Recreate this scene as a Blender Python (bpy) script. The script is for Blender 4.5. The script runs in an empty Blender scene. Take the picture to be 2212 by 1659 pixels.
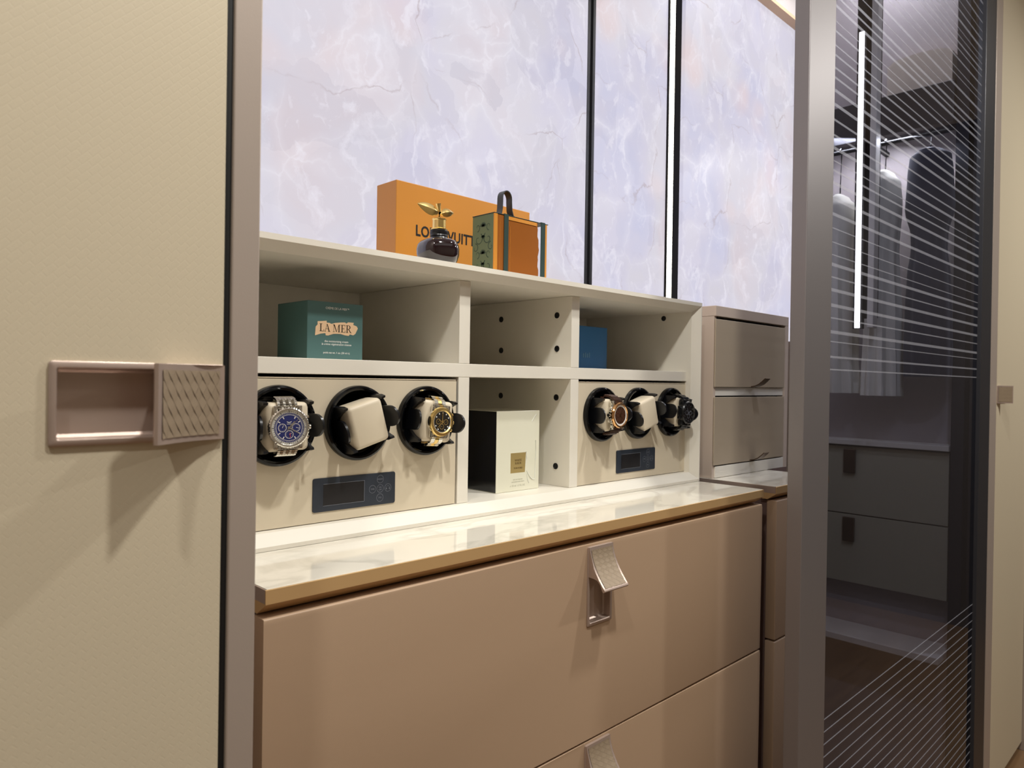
import bpy, bmesh, math, random
from mathutils import Matrix, Vector
random.seed(7)
PI = math.pi
H = 1.30            # camera height above the floor; all z below are relative to it
SC = bpy.context.scene
COL = SC.collection

# ------------------------------------------------------------------ camera, world, lights, exposure
cam_d = bpy.data.cameras.new('camera'); cam = bpy.data.objects.new('camera', cam_d); COL.objects.link(cam)
def cam_basis(yaw, pitch, roll):
    fwd = Vector((math.sin(yaw)*math.cos(pitch), math.cos(yaw)*math.cos(pitch), math.sin(pitch)))
    r0 = Vector((math.cos(yaw), -math.sin(yaw), 0)); u0 = r0.cross(fwd)
    r = r0*math.cos(roll) + u0*math.sin(roll); u = -r0*math.sin(roll) + u0*math.cos(roll)
    return r, u, fwd
_r, _u, _f = cam_basis(math.radians(44.5137), math.radians(-0.2502), math.radians(0.8633))
cam.matrix_world = Matrix(((_r.x, _u.x, -_f.x, 0), (_r.y, _u.y, -_f.y, 0), (_r.z, _u.z, -_f.z, H), (0, 0, 0, 1)))
cam_d.sensor_fit = 'HORIZONTAL'; cam_d.sensor_width = 36; cam_d.lens = 36*1557.244/2212
cam_d.clip_start = .01
cam_d.dof.use_dof = True; cam_d.dof.focus_distance = 1.12; cam_d.dof.aperture_fstop = 11
SC.camera = cam

w = bpy.data.worlds.new('world'); SC.world = w; w.use_nodes = True
w.node_tree.nodes['Background'].inputs[0].default_value = (1, .93, .84, 1)
w.node_tree.nodes['Background'].inputs[1].default_value = .25

def area(name, loc, size, power, color, target=None, size_y=None, shape='DISK', spread=None):
    d = bpy.data.lights.new(name, 'AREA'); d.energy = power; d.color = color; d.size = size; d.shape = shape
    if size_y: d.shape = 'RECTANGLE'; d.size_y = size_y
    if spread: d.spread = spread
    o = bpy.data.objects.new(name, d); COL.objects.link(o); o.location = (loc[0], loc[1], loc[2]+H)
    if target:
        o.rotation_euler = (Vector((target[0], target[1], target[2]+H))-o.location).to_track_quat('-Z', 'Y').to_euler()
    return o
WARM = (1, .985, .935)
area('downlight', (.53, -.07, 1.40), .09, 17, WARM)
area('downlight', (1.30, .17, 1.40), .09, 13, WARM)
area('downlight', (-.35, .00, 1.40), .09, 9, WARM)
area('downlight', (3.2, -.62, 1.40), .09, 28, WARM)
area('ceiling_fill', (.3, -1.1, 1.42), 2.6, 3.5, (1, .97, .94), size_y=1.2)  # broad soft fill added below the ceiling, no fixture modelled
area('closet_fill', (2.30, .78, 1.40), .2, 5, (1, .97, .93), size_y=.2)  # fill lamp added inside the closet to light its contents
area('garment_fill', (2.335, .79, .762), .34, 3.6, (1, .97, .93), size_y=.03).rotation_euler = (0, math.radians(-14), PI/2)  # unseen strip added under the upper shelf to brighten the garments

vs = SC.view_settings
vs.view_transform = 'Standard'; vs.look = 'None'; vs.gamma = 1; vs.exposure = .16; vs.use_curve_mapping = False
SC.display_settings.display_device = 'sRGB'

# ------------------------------------------------------------------ materials
def lin(c):
    out = []
    for v in c:
        v /= 255
        out.append(v/12.92 if v <= .04045 else ((v+.055)/1.055)**2.4)
    return (*out, 1)
def mat(name, rgb, rough=.5, metal=0, bump=None, coat=0, spec=.5, var=0, aniso=None, sheen=0):
    """bump = (kind, scale xyz, strength)"""
    m = bpy.data.materials.new(name); m.use_nodes = True
    nt = m.node_tree; N = nt.nodes; L = nt.links; b = N['Principled BSDF']
    b.inputs['Base Color'].default_value = lin(rgb); b.inputs['Roughness'].default_value = rough
    b.inputs['Metallic'].default_value = metal; b.inputs['Coat Weight'].default_value = coat
    b.inputs['Coat Roughness'].default_value = .05
    b.inputs['Specular IOR Level'].default_value = spec
    if sheen: b.inputs['Sheen Weight'].default_value = sheen
    if bump or var:
        tc = N.new('ShaderNodeTexCoord'); mp = N.new('ShaderNodeMapping'); L.new(tc.outputs['Object'], mp.inputs[0])
        sc = bump[1] if bump else (40, 40, 40)
        mp.inputs['Scale'].default_value = sc
        if bump and bump[0] == 'wave':
            t = N.new('ShaderNodeTexWave'); t.inputs['Scale'].default_value = 1; t.inputs['Distortion'].default_value = 2.5
            t.inputs['Detail'].default_value = 2; t.bands_direction = 'Z'; out = t.outputs['Fac']
        else:
            t = N.new('ShaderNodeTexNoise'); t.inputs['Scale'].default_value = 1; t.inputs['Detail'].default_value = 4; out = t.outputs['Fac']
        L.new(mp.outputs[0], t.inputs['Vector'])
        if bump:
            bp = N.new('ShaderNodeBump'); bp.inputs['Strength'].default_value = bump[2]; bp.inputs['Distance'].default_value = .002
            L.new(out, bp.inputs['Height']); L.new(bp.outputs[0], b.inputs['Normal'])
        if var:
            mx = N.new('ShaderNodeMix'); mx.data_type = 'RGBA'; L.new(out, mx.inputs['Factor'])
            c = lin(rgb); mx.inputs[6].default_value = tuple(max(0, v*(1-var)) for v in c[:3])+(1,)
            mx.inputs[7].default_value = tuple(min(1, v*(1+var)) for v in c[:3])+(1,)
            L.new(mx.outputs[2], b.inputs['Base Color'])
    return m
def emit(name, rgb, strength):
    m = bpy.data.materials.new(name); m.use_nodes = True; N = m.node_tree.nodes
    b = N['Principled BSDF']; b.inputs['Base Color'].default_value = (.8, .8, .8, 1)
    b.inputs['Emission Color'].default_value = lin(rgb); b.inputs['Emission Strength'].default_value = strength
    return m

M = {}
M['shelf'] = mat('warm_white_laminate', (232, 226, 213), .42, bump=('noise', (300, 300, 300), .02))
M['stone'] = None
M['gold_edge'] = mat('bronze_edge_trim', (212, 174, 122), .45, .3)
M['taupe_metal'] = mat('taupe_lacquer_metal', (182, 168, 157), .42, .3, bump=('noise', (700, 700, 700), .03))
M['frame_metal'] = mat('bronze_grey_frame', (144, 139, 140), .48, .7, bump=('noise', (700, 700, 700), .03))
M['dark_frame'] = mat('dark_frame', (60, 60, 64), .4, .5)
M['drawer'] = mat('mocha_grained_front', (186, 158, 131), .42, 0, bump=('wave', (6, 6, 330), .05), var=.012)
M['drawer_side'] = mat('mauve_side', (120, 98, 92), .5)
M['carcass'] = mat('dark_carcass', (70, 60, 56), .6)
M['handle_metal'] = mat('brushed_rose_metal', (186, 166, 154), .36, .5, bump=('noise', (20, 900, 900), .04))
M['handle_pad'] = mat('woven_pad', (150, 132, 110), .5, .15)
M['winder'] = mat('cream_leatherette', (213, 200, 176), .38, 0, bump=('noise', (500, 500, 500), .02))
M['pillow'] = mat('cream_pillow', (213, 200, 176), .45)
M['black_gloss'] = mat('black_gloss', (5, 6, 8), .1, 0, spec=.35)
M['black_satin'] = mat('black_satin', (14, 15, 19), .3)
M['black_flat'] = mat('black_flat', (12, 12, 13), .6)
M['panel_dark'] = mat('control_panel', (44, 50, 60), .3)
M['screen'] = mat('dark_screen', (34, 33, 35), .25)
M['icon'] = mat('grey_print', (108, 112, 122), .5)
M['steel'] = mat('polished_steel', (225, 222, 214), .16, 1)
M['gold'] = mat('polished_gold', (255, 224, 148), .24, 1)
M['rose_gold'] = mat('rose_gold', (226, 176, 122), .16, 1)
M['dial_blue'] = mat('navy_dial', (32, 42, 104), .2, 0, coat=.6)
M['dial_black'] = mat('black_dial', (30, 27, 25), .2, 0, coat=.6)
M['dial_brown'] = mat('brown_dial', (84, 54, 40), .25, .2, coat=.5)
M['white_print'] = mat('white_print', (238, 236, 230), .5)
M['red_print'] = mat('red_print', (190, 40, 50), .5)
M['strap_brown'] = mat('brown_strap', (66, 42, 30), .4)
M['rubber'] = mat('black_ceramic', (22, 23, 25), .22)
M['green_box'] = mat('sea_green_card', (78, 112, 110), .45)
M['peach'] = mat('peach_print', (240, 204, 164), .5)
M['dark_print'] = mat('dark_print', (48, 38, 24), .5)
M['orange_box'] = mat('saffron_card', (200, 134, 54), .36, bump=('noise', (900, 900, 900), .03))
M['black_print'] = mat('black_print', (18, 17, 18), .5)
M['plum_glass'] = mat('plum_glass', (26, 10, 16), .06, 0, coat=1)
M['white_card'] = mat('ivory_card', (232, 230, 210), .25, 0, bump=('noise', (30, 30, 18), .08), coat=.7)
M['black_card'] = mat('black_card', (8, 9, 14), .2, 0, coat=.5)
M['gold_label'] = mat('gold_label', (206, 182, 122), .3, .6)
M['pale_print'] = mat('pale_print', (188, 186, 166), .5)
M['label_print'] = mat('label_print', (104, 84, 48), .5)
M['blue_box'] = mat('blue_card', (58, 118, 176), .45)
M['blue_pale'] = mat('pale_blue_print', (104, 150, 186), .5)
M['damask'] = mat('green_card', (96, 112, 84), .55)
M['damask_dark'] = mat('dark_green_print', (50, 72, 58), .55)
M['ribbon'] = mat('dark_green_ribbon', (40, 62, 58), .55)
M['amber'] = mat('amber_film', (170, 102, 46), .10, .3)
M['amber_flat'] = mat('amber_card', (222, 150, 62), .35, .2)
M['dark_teal'] = mat('dark_green_edge', (46, 58, 56), .5)
M['strap_grey'] = mat('black_leather_strap', (56, 60, 62), .4)
M['cream_door'] = None
M['groove'] = mat('gap_shadow_lacquer', (30, 28, 30), .6)
M['grey_front'] = mat('taupe_grain_front', (176, 160, 138), .4, 0, bump=('wave', (5, 5, 260), .08), var=.03)
M['pull'] = mat('bronze_pull', (96, 76, 60), .3, .8)
M['side_pink'] = mat('pale_side_panel', (206, 188, 172), .45)
M['wall'] = mat('warm_wall', (214, 202, 184), .7)
M['wall_far'] = mat('far_wall', (176, 166, 150), .7)
M['wall_dark'] = mat('dark_wall', (84, 76, 72), .6)
M['ceiling'] = mat('ceiling_paint', (226, 222, 216), .7)
M['soffit'] = mat('soffit_wood', (214, 182, 152), .5)
M['grey_valance'] = mat('grey_valance', (190, 186, 188), .5)
M['navy_cloth'] = mat('navy_cloth', (34, 38, 58), .8, bump=('noise', (300, 300, 300), .1), sheen=.2)
M['pale_cloth'] = mat('pale_cloth', (226, 222, 208), .8, bump=('noise', (300, 300, 300), .1))
M['navy_post'] = mat('navy_post', (26, 30, 42), .4)
M['closet_panel'] = mat('closet_back_panel', (178, 168, 166), .55, 0, bump=('wave', (4, 260, 4), .05))
M['olive_front'] = mat('olive_front', (176, 170, 146), .45)
M['hat_box'] = mat('hat_box_card', (222, 206, 186), .6)
M['led'] = emit('led_diffuser', (255, 247, 232), 6)
M['bronze_channel'] = mat('bronze_channel', (12, 9, 7), .6, 0, spec=.15)

def stone_mat():
    m = mat('white_stone', (236, 230, 216), .07, coat=.3)
    nt = m.node_tree; N = nt.nodes; L = nt.links; b = N['Principled BSDF']
    tc = N.new('ShaderNodeTexCoord'); mp = N.new('ShaderNodeMapping'); mp.inputs['Scale'].default_value = (3, 7, 3)
    mp.inputs['Rotation'].default_value = (0, 0, .3)
    L.new(tc.outputs['Object'], mp.inputs[0])
    n = N.new('ShaderNodeTexNoise'); n.inputs['Scale'].default_value = 1.3; n.inputs['Detail'].default_value = 6; n.inputs['Distortion'].default_value = 1.2
    L.new(mp.outputs[0], n.inputs['Vector'])
    cr = N.new('ShaderNodeValToRGB'); e = cr.color_ramp.elements
    e[0].position = .44; e[0].color = lin((238, 232, 218)); e[1].position = .56; e[1].color = lin((238, 232, 218))
    k = e.new(.5); k.color = lin((218, 212, 198))
    L.new(n.outputs['Fac'], cr.inputs[0]); L.new(cr.outputs[0], b.inputs['Base Color'])
    return m
M['stone'] = stone_mat()

def weave_door_mat():
    """cream leather embossed with a faint diagonal basket weave"""
    m = mat('cream_woven_leather', (210, 197, 171), .48)
    nt = m.node_tree; N = nt.nodes; L = nt.links; b = N['Principled BSDF']
    tc = N.new('ShaderNodeTexCoord'); mp = N.new('ShaderNodeMapping')
    mp.inputs['Rotation'].default_value = (0, math.radians(45), 0); mp.inputs['Scale'].default_value = (110, 110, 110)
    L.new(tc.outputs['Object'], mp.inputs[0])
    mp2 = N.new('ShaderNodeMapping'); mp2.inputs['Rotation'].default_value = (PI/2, 0, 0); L.new(mp.outputs[0], mp2.inputs[0])
    br = N.new('ShaderNodeTexBrick'); br.offset = .5; br.inputs['Scale'].default_value = 1
    br.inputs['Brick Width'].default_value = 1.0; br.inputs['Row Height'].default_value = .5
    br.inputs['Mortar Size'].default_value = .05; br.inputs['Mortar Smooth'].default_value = 1
    L.new(mp2.outputs[0], br.inputs['Vector'])
    bp = N.new('ShaderNodeBump'); bp.inputs['Strength'].default_value = .09; bp.inputs['Distance'].default_value = .002; bp.invert = True
    L.new(br.outputs['Fac'], bp.inputs['Height']); L.new(bp.outputs[0], b.inputs['Normal'])
    return m
M['cream_door'] = weave_door_mat()

def wood_floor_mat():
    m = mat('brown_wood_floor', (120, 92, 66), .25)
    nt = m.node_tree; N = nt.nodes; L = nt.links; b = N['Principled BSDF']
    tc = N.new('ShaderNodeTexCoord'); mp = N.new('ShaderNodeMapping'); mp.inputs['Scale'].default_value = (1.5, 22, 1)
    L.new(tc.outputs['Object'], mp.inputs[0])
    n = N.new('ShaderNodeTexNoise'); n.inputs['Scale'].default_value = 2; n.inputs['Detail'].default_value = 6; L.new(mp.outputs[0], n.inputs['Vector'])
    cr = N.new('ShaderNodeValToRGB'); e = cr.color_ramp.elements; e[0].color = lin((92, 68, 46)); e[1].color = lin((148, 116, 84))
    L.new(n.outputs['Fac'], cr.inputs[0]); L.new(cr.outputs[0], b.inputs['Base Color'])
    return m
M['wood_floor'] = wood_floor_mat()

def onyx_mat():
    """back-lit onyx sheet: translucent stone with lamps behind, pale lilac with pink clouds and white veins"""
    m = bpy.data.materials.new('backlit_onyx'); m.use_nodes = True
    nt = m.node_tree; N = nt.nodes; L = nt.links; b = N['Principled BSDF']
    b.inputs['Roughness'].default_value = .4; b.inputs['Specular IOR Level'].default_value = .05
    tc = N.new('ShaderNodeTexCoord')
    def mapping(s, loc=(0, 0, 0), rot=(0, 0, 0)):
        mp = N.new('ShaderNodeMapping'); mp.inputs['Scale'].default_value = s; mp.inputs['Location'].default_value = loc; mp.inputs['Rotation'].default_value = rot
        L.new(tc.outputs['Object'], mp.inputs[0]); return mp.outputs[0]
    def noise(vec, s, d=5, dist=0, rough=.55):
        n = N.new('ShaderNodeTexNoise'); n.inputs['Scale'].default_value = s; n.inputs['Detail'].default_value = d
        n.inputs['Distortion'].default_value = dist; n.inputs['Roughness'].default_value = rough
        L.new(vec, n.inputs['Vector']); return n
    def ramp(fac, stops):
        cr = N.new('ShaderNodeValToRGB'); e = cr.color_ramp.elements
        e[0].position, e[0].color = stops[0]; e[1].position, e[1].color = stops[-1]
        for p, c in stops[1:-1]:
            k = e.new(p); k.color = c
        L.new(fac, cr.inputs[0]); return cr.outputs[0]
    def mix(fac, a, bb, mode='MIX'):
        mx = N.new('ShaderNodeMix'); mx.data_type = 'RGBA'; mx.blend_type = mode
        if isinstance(fac, float): mx.inputs['Factor'].default_value = fac
        else: L.new(fac, mx.inputs['Factor'])
        for i, v in ((6, a), (7, bb)):
            if isinstance(v, tuple): mx.inputs[i].default_value = v
            else: L.new(v, mx.inputs[i])
        return mx.outputs[2]
    base = mapping((1, 1, 1), rot=(0, .5, 0))
    warp = noise(base, 4, 6)
    va = N.new('ShaderNodeVectorMath'); va.operation = 'MULTIPLY_ADD'
    L.new(warp.outputs['Color'], va.inputs[0]); va.inputs[1].default_value = (.22, .22, .22); L.new(base, va.inputs[2])
    W = va.outputs[0]
    cl = noise(W, 3.2, 3)
    col = ramp(cl.outputs['Fac'], [(.30, lin((202, 202, 225))), (.45, lin((212, 208, 224))), (.56, lin((216, 212, 222))), (.74, lin((219, 208, 214)))])
    # cell-like stone clouds
    vo = N.new('ShaderNodeTexVoronoi'); vo.feature = 'F1'; vo.inputs['Scale'].default_value = 8; L.new(W, vo.inputs['Vector'])
    sh = ramp(vo.outputs['Color'], [(0, (.88, .88, .90, 1)), (1, (1.0, 1.0, 1.0, 1))])
    col = mix(1.0, col, sh, 'MULTIPLY')
    # pink pools
    pk = noise(mapping((1, 1, 1), (3, 1, 5)), 3.6, 2)
    pf = ramp(pk.outputs['Fac'], [(.62, (0, 0, 0, 1)), (.78, (.6, .6, .6, 1))])
    col = mix(pf, col, lin((228, 202, 198)))
    # soft lighter rims between the stone clouds, broken up
    v2 = N.new('ShaderNodeTexVoronoi'); v2.feature = 'DISTANCE_TO_EDGE'; v2.inputs['Scale'].default_value = 6; L.new(W, v2.inputs['Vector'])
    vf = ramp(v2.outputs['Distance'], [(0, (.42, .42, .42, 1)), (.02, (.18, .18, .18, 1)), (.12, (0, 0, 0, 1))])
    br = noise(mapping((1, 1, 1), (2, 9, 4)), 5, 3)
    bf = ramp(br.outputs['Fac'], [(.42, (.1, .1, .1, 1)), (.62, (1, 1, 1, 1))])
    col = mix(mix(1.0, vf, bf, 'MULTIPLY'), col, lin((240, 238, 246)))
    # fine milky streaks
    va2 = N.new('ShaderNodeVectorMath'); va2.operation = 'MULTIPLY_ADD'
    L.new(warp.outputs['Color'], va2.inputs[0]); va2.inputs[1].default_value = (6, 6, 6); L.new(mapping((26, 26, 9), rot=(0, .6, 0)), va2.inputs[2])
    st = noise(va2.outputs[0], 1, 5, 1.0)
    sf = ramp(st.outputs['Fac'], [(.55, (0, 0, 0, 1)), (.70, (.5, .5, .5, 1))])
    col = mix(sf, col, lin((236, 233, 243)))
    # thin wandering veins and dark hairlines
    v3 = N.new('ShaderNodeTexVoronoi'); v3.feature = 'DISTANCE_TO_EDGE'; v3.inputs['Scale'].default_value = 3.6; L.new(W, v3.inputs['Vector'])
    d1 = ramp(v3.outputs['Distance'], [(0, (1, 1, 1, 1)), (.010, (0, 0, 0, 1))])
    d2 = noise(mapping((1, 1, 1), (7, 2, 1)), 9, 2)
    d3 = ramp(d2.outputs['Fac'], [(.46, (0, 0, 0, 1)), (.62, (.55, .55, .55, 1))])
    col = mix(mix(1.0, d1, d3, 'MULTIPLY'), col, lin((168, 150, 152)))
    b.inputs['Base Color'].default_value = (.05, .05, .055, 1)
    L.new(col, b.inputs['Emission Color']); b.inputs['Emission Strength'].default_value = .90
    return m
M['onyx'] = onyx_mat()

def glass_mat():
    m = bpy.data.materials.new('smoked_glass'); m.use_nodes = True
    nt = m.node_tree; N = nt.nodes; L = nt.links
    for n in list(N):
        if n.type == 'BSDF_PRINCIPLED': N.remove(n)
    t = N.new('ShaderNodeBsdfTransparent'); t.inputs[0].default_value = (.62, .64, .71, 1)
    g = N.new('ShaderNodeBsdfGlossy'); g.inputs['Roughness'].default_value = .02; g.inputs[0].default_value = (.8, .82, .9, 1)
    fr = N.new('ShaderNodeFresnel'); fr.inputs[0].default_value = 1.5
    ge = N.new('ShaderNodeNewGeometry'); mm = N.new('ShaderNodeMath'); mm.operation = 'MULTIPLY_ADD'
    L.new(ge.outputs['Backfacing'], mm.inputs[0]); mm.inputs[1].default_value = -1; mm.inputs[2].default_value = 1
    m2 = N.new('ShaderNodeMath'); m2.operation = 'MULTIPLY'; L.new(mm.outputs[0], m2.inputs[0]); L.new(fr.outputs[0], m2.inputs[1])
    mx = N.new('ShaderNodeMixShader'); L.new(m2.outputs[0], mx.inputs[0]); L.new(t.outputs[0], mx.inputs[1]); L.new(g.outputs[0], mx.inputs[2])
    L.new(mx.outputs[0], N['Material Output'].inputs[0])
    return m
M['glass'] = glass_mat()
def stripe_mat():
    m = bpy.data.materials.new('frosted_stripe'); m.use_nodes = True
    nt = m.node_tree; N = nt.nodes; L = nt.links
    for n in list(N):
        if n.type == 'BSDF_PRINCIPLED': N.remove(n)
    t = N.new('ShaderNodeBsdfTransparent')
    g = N.new('ShaderNodeBsdfDiffuse'); g.inputs[0].default_value = (.62, .63, .70, 1)
    mx = N.new('ShaderNodeMixShader'); mx.inputs[0].default_value = .19; L.new(t.outputs[0], mx.inputs[1]); L.new(g.outputs[0], mx.inputs[2])
    L.new(mx.outputs[0], N['Material Output'].inputs[0])
    return m
M['stripe'] = stripe_mat()

# ------------------------------------------------------------------ mesh helpers
def B(): return bmesh.new()
def box(bm, x0, x1, y0, y1, z0, z1, bev=0, seg=2, T=None):
    vs_ = [bm.verts.new((x, y, z)) for x in (x0, x1) for y in (y0, y1) for z in (z0, z1)]
    f = [(0, 1, 3, 2), (4, 6, 7, 5), (0, 4, 5, 1), (2, 3, 7, 6), (0, 2, 6, 4), (1, 5, 7, 3)]
    fs = [bm.faces.new([vs_[i] for i in q]) for q in f]
    if bev:
        es = list({e for fc in fs for e in fc.edges})
        r = bmesh.ops.bevel(bm, geom=es, offset=bev, segments=seg, affect='EDGES', profile=.5)
        vs_ = list({v for v in r['verts']} | {v for v in vs_ if v.is_valid})
    if T: bmesh.ops.transform(bm, matrix=T, verts=vs_)
    return vs_
def prism(bm, pts, d, T=None, bev=0):
    """outline pts (x, z) from y=0 to y=-d (towards the viewer)"""
    a = [bm.verts.new((x, 0, z)) for x, z in pts]; b = [bm.verts.new((x, -d, z)) for x, z in pts]
    n = len(pts)
    bm.faces.new(list(reversed(a))); ft = bm.faces.new(b)
    for i in range(n):
        j = (i+1) % n
        bm.faces.new((a[i], a[j], b[j], b[i]))
    vs_ = a+b
    if bev:
        r = bmesh.ops.bevel(bm, geom=list(ft.edges), offset=bev, segments=2, affect='EDGES', profile=.5)
        vs_ = list({v for v in r['verts']} | {v for v in vs_ if v.is_valid})
    if T: bmesh.ops.transform(bm, matrix=T, verts=vs_)
    return vs_
def lathe(bm, prof, n=48, T=None, mod=None, cap=True):
    """prof (r, y): turned about the y axis"""
    rings = []
    allv = []
    for k, (r, y) in enumerate(prof):
        ring = []
        for i in range(n):
            a = 2*PI*i/n
            rr = r*(mod(a, k) if mod else 1)
            ring.append(bm.verts.new((rr*math.cos(a), y, rr*math.sin(a))))
        rings.append(ring); allv += ring
    for a, b in zip(rings, rings[1:]):
        for i in range(n):
            j = (i+1) % n
            bm.faces.new((a[i], a[j], b[j], b[i]))
    if cap:
        bm.faces.new(rings[0]) ; bm.faces.new(list(reversed(rings[-1])))
    if T: bmesh.ops.transform(bm, matrix=T, verts=allv)
    return allv
def tube(bm, pts, r, n=10, T=None):
    pts = [Vector(p) for p in pts]; rings = []
    up = Vector((0, 0, 1))
    for i, p in enumerate(pts):
        d = (pts[min(i+1, len(pts)-1)]-pts[max(i-1, 0)]).normalized()
        s = d.cross(up)
        if s.length < 1e-3: s = d.cross(Vector((1, 0, 0)))
        s.normalize(); t = s.cross(d)
        rr = r[i] if isinstance(r, (list, tuple)) else r
        rings.append([bm.verts.new(p+s*rr*math.cos(2*PI*k/n)+t*rr*math.sin(2*PI*k/n)) for k in range(n)])
    for a, b in zip(rings, rings[1:]):
        for i in range(n):
            j = (i+1) % n; bm.faces.new((a[i], a[j], b[j], b[i]))
    bm.faces.new(list(reversed(rings[0]))); bm.faces.new(rings[-1])
    vs_ = [v for q in rings for v in q]
    if T: bmesh.ops.transform(bm, matrix=T, verts=vs_)
    return vs_
def slab_hole(bm, x0, x1, y0, y1, z0, z1, hx0, hx1, hz0, hz1, bev=0):
    """a front panel (front at y0) with one rectangular cut-out for a recessed handle"""
    xs = [x0, hx0, hx1, x1]; zs = [z0, hz0, hz1, z1]
    F = [[bm.verts.new((x, y0, z)) for z in zs] for x in xs]; K = [[bm.verts.new((x, y1, z)) for z in zs] for x in xs]
    for i in range(3):
        for j in range(3):
            if i == 1 and j == 1: continue
            bm.faces.new((F[i][j], F[i+1][j], F[i+1][j+1], F[i][j+1])); bm.faces.new((K[i][j], K[i][j+1], K[i+1][j+1], K[i+1][j]))
    for i in range(3):
        bm.faces.new((F[i][0], K[i][0], K[i+1][0], F[i+1][0])); bm.faces.new((F[i][3], F[i+1][3], K[i+1][3], K[i][3]))
        bm.faces.new((F[0][i], F[0][i+1], K[0][i+1], K[0][i])); bm.faces.new((F[3][i], K[3][i], K[3][i+1], F[3][i+1]))
    bm.faces.new((F[1][1], F[1][2], K[1][2], K[1][1])); bm.faces.new((F[2][1], K[2][1], K[2][2], F[2][2]))
    bm.faces.new((F[1][1], K[1][1], K[2][1], F[2][1])); bm.faces.new((F[1][2], F[2][2], K[2][2], K[1][2]))
    if bev:
        bm.edges.ensure_lookup_table()
        es = [e for e in bm.edges if all(abs(v.co.y-y0) < 1e-6 for v in e.verts) and
              (all(abs(v.co.x-x0) < 1e-6 for v in e.verts) or all(abs(v.co.x-x1) < 1e-6 for v in e.verts) or
               all(abs(v.co.z-z0) < 1e-6 for v in e.verts) or all(abs(v.co.z-z1) < 1e-6 for v in e.verts))]
        bmesh.ops.bevel(bm, geom=es, offset=bev, segments=3, affect='EDGES', profile=.5)
def text(bm, s, size, loc, ang=0, shear=0, align='CENTER', offset=0, sx=1, space=1):
    """flat lettering facing -y; loc is (x, y, z) of the baseline"""
    c = bpy.data.curves.new('lettering', 'FONT'); c.body = s; c.size = size; c.align_x = align; c.shear = shear; c.offset = offset
    c.space_character = space; c.extrude = .00008; c.resolution_u = 3
    o = bpy.data.objects.new('lettering', c); COL.objects.link(o)
    me = bpy.data.meshes.new_from_object(o.evaluated_get(bpy.context.evaluated_depsgraph_get()))
    T = Matrix.Translation(loc) @ Matrix.Rotation(PI/2, 4, 'X') @ Matrix.Diagonal((sx, 1, 1, 1))
    me.transform(T); bm.from_mesh(me)
    bpy.data.objects.remove(o); bpy.data.curves.remove(c); bpy.data.meshes.remove(me)

def thing(name, label, cat, loc=(0, 0, 0), group=None, rot=None):
    o = bpy.data.objects.new(name, None); COL.objects.link(o); o.empty_display_size = .02
    o.location = (loc[0], loc[1], loc[2]+H)
    if rot: o.rotation_euler = rot
    o['label'] = label; o['category'] = cat
    if group: o['group'] = group
    o['base'] = list(loc)
    return o
def finish(bm, name, m, smooth=False, recalc=True):
    if recalc: bmesh.ops.recalc_face_normals(bm, faces=bm.faces)
    me = bpy.data.meshes.new(name); bm.to_mesh(me); bm.free(); me.materials.append(m)
    if smooth:
        for p in me.polygons: p.use_smooth = True
        try: me.set_sharp_from_angle(angle=math.radians(35))
        except Exception: pass
    return me
def link(me, name, parent=None, loc=(0, 0, 0), rot=None, label=None):
    o = bpy.data.objects.new(name, me); COL.objects.link(o)
    if parent: o.parent = parent
    o.location = loc
    if rot: o.rotation_euler = rot
    if label: o['label'] = label
    return o
def root_of(p):
    while p.parent: p = p.parent
    return p
def part(name, bm, m, parent, smooth=False, label=None):
    """mesh given in scene coordinates (z relative to camera height), stored relative to the thing's base"""
    b = root_of(parent)['base']; off = Vector(b)
    bmesh.ops.translate(bm, vec=-off, verts=bm.verts)
    return link(finish(bm, name, m, smooth), name, parent, label=label)
def lpart(name, bm, m, parent, smooth=False, label=None, loc=(0, 0, 0), rot=None):
    return link(finish(bm, name, m, smooth), name, parent, loc, rot, label)
def single(name, bm, m, label, cat, group=None, smooth=False, base=None):
    off = Vector(base) if base else Vector((0, 0, 0))
    bmesh.ops.translate(bm, vec=-off, verts=bm.verts)
    o = link(finish(bm, name, m, smooth), name, None, (off.x, off.y, off.z+H)); o['label'] = label; o['category'] = cat
    if group: o['group'] = group
    return o
def struct(name, bm, m):
    o = link(finish(bm, name, m), name, None, (0, 0, H)); o['kind'] = 'structure'; return o
def copy_tree(o, parent=None):
    c = o.copy(); COL.objects.link(c); c.parent = parent
    for ch in list(o.children): copy_tree(ch, c)
    return c

# ------------------------------------------------------------------ room shell
FZ = -H; CZ = 1.45
bm = B(); box(bm, -2.2, 4.6, -2.4, 1.35, FZ-.05, FZ); struct('floor', bm, M['wood_floor'])
bm = B(); box(bm, -2.2, 4.6, -2.4, 1.35, CZ, CZ+.05); struct('ceiling', bm, M['ceiling'])
bm = B(); box(bm, -2.2, 4.6, 1.20, 1.30, FZ, CZ); struct('wall_back', bm, M['wall'])
bm = B(); box(bm, -2.2, 4.6, -2.4, -2.3, FZ, CZ); struct('wall_front', bm, M['wall_far'])
bm = B(); box(bm, -2.2, -2.1, -2.3, 1.20, FZ, CZ); struct('wall_left', bm, M['wall'])
bm = B(); box(bm, 4.5, 4.6, -2.3, 1.20, FZ, CZ); struct('wall_right', bm, M['wall_dark'])
bm = B(); box(bm, .262, 2.58, 1.098, 1.199, 1.2508, 1.262); struct('trim_1', bm, M['soffit'])
bm = B(); box(bm, .262, 2.58, 1.0985, 1.11, 1.2625, CZ); struct('trim_2', bm, M['grey_valance'])

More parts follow.
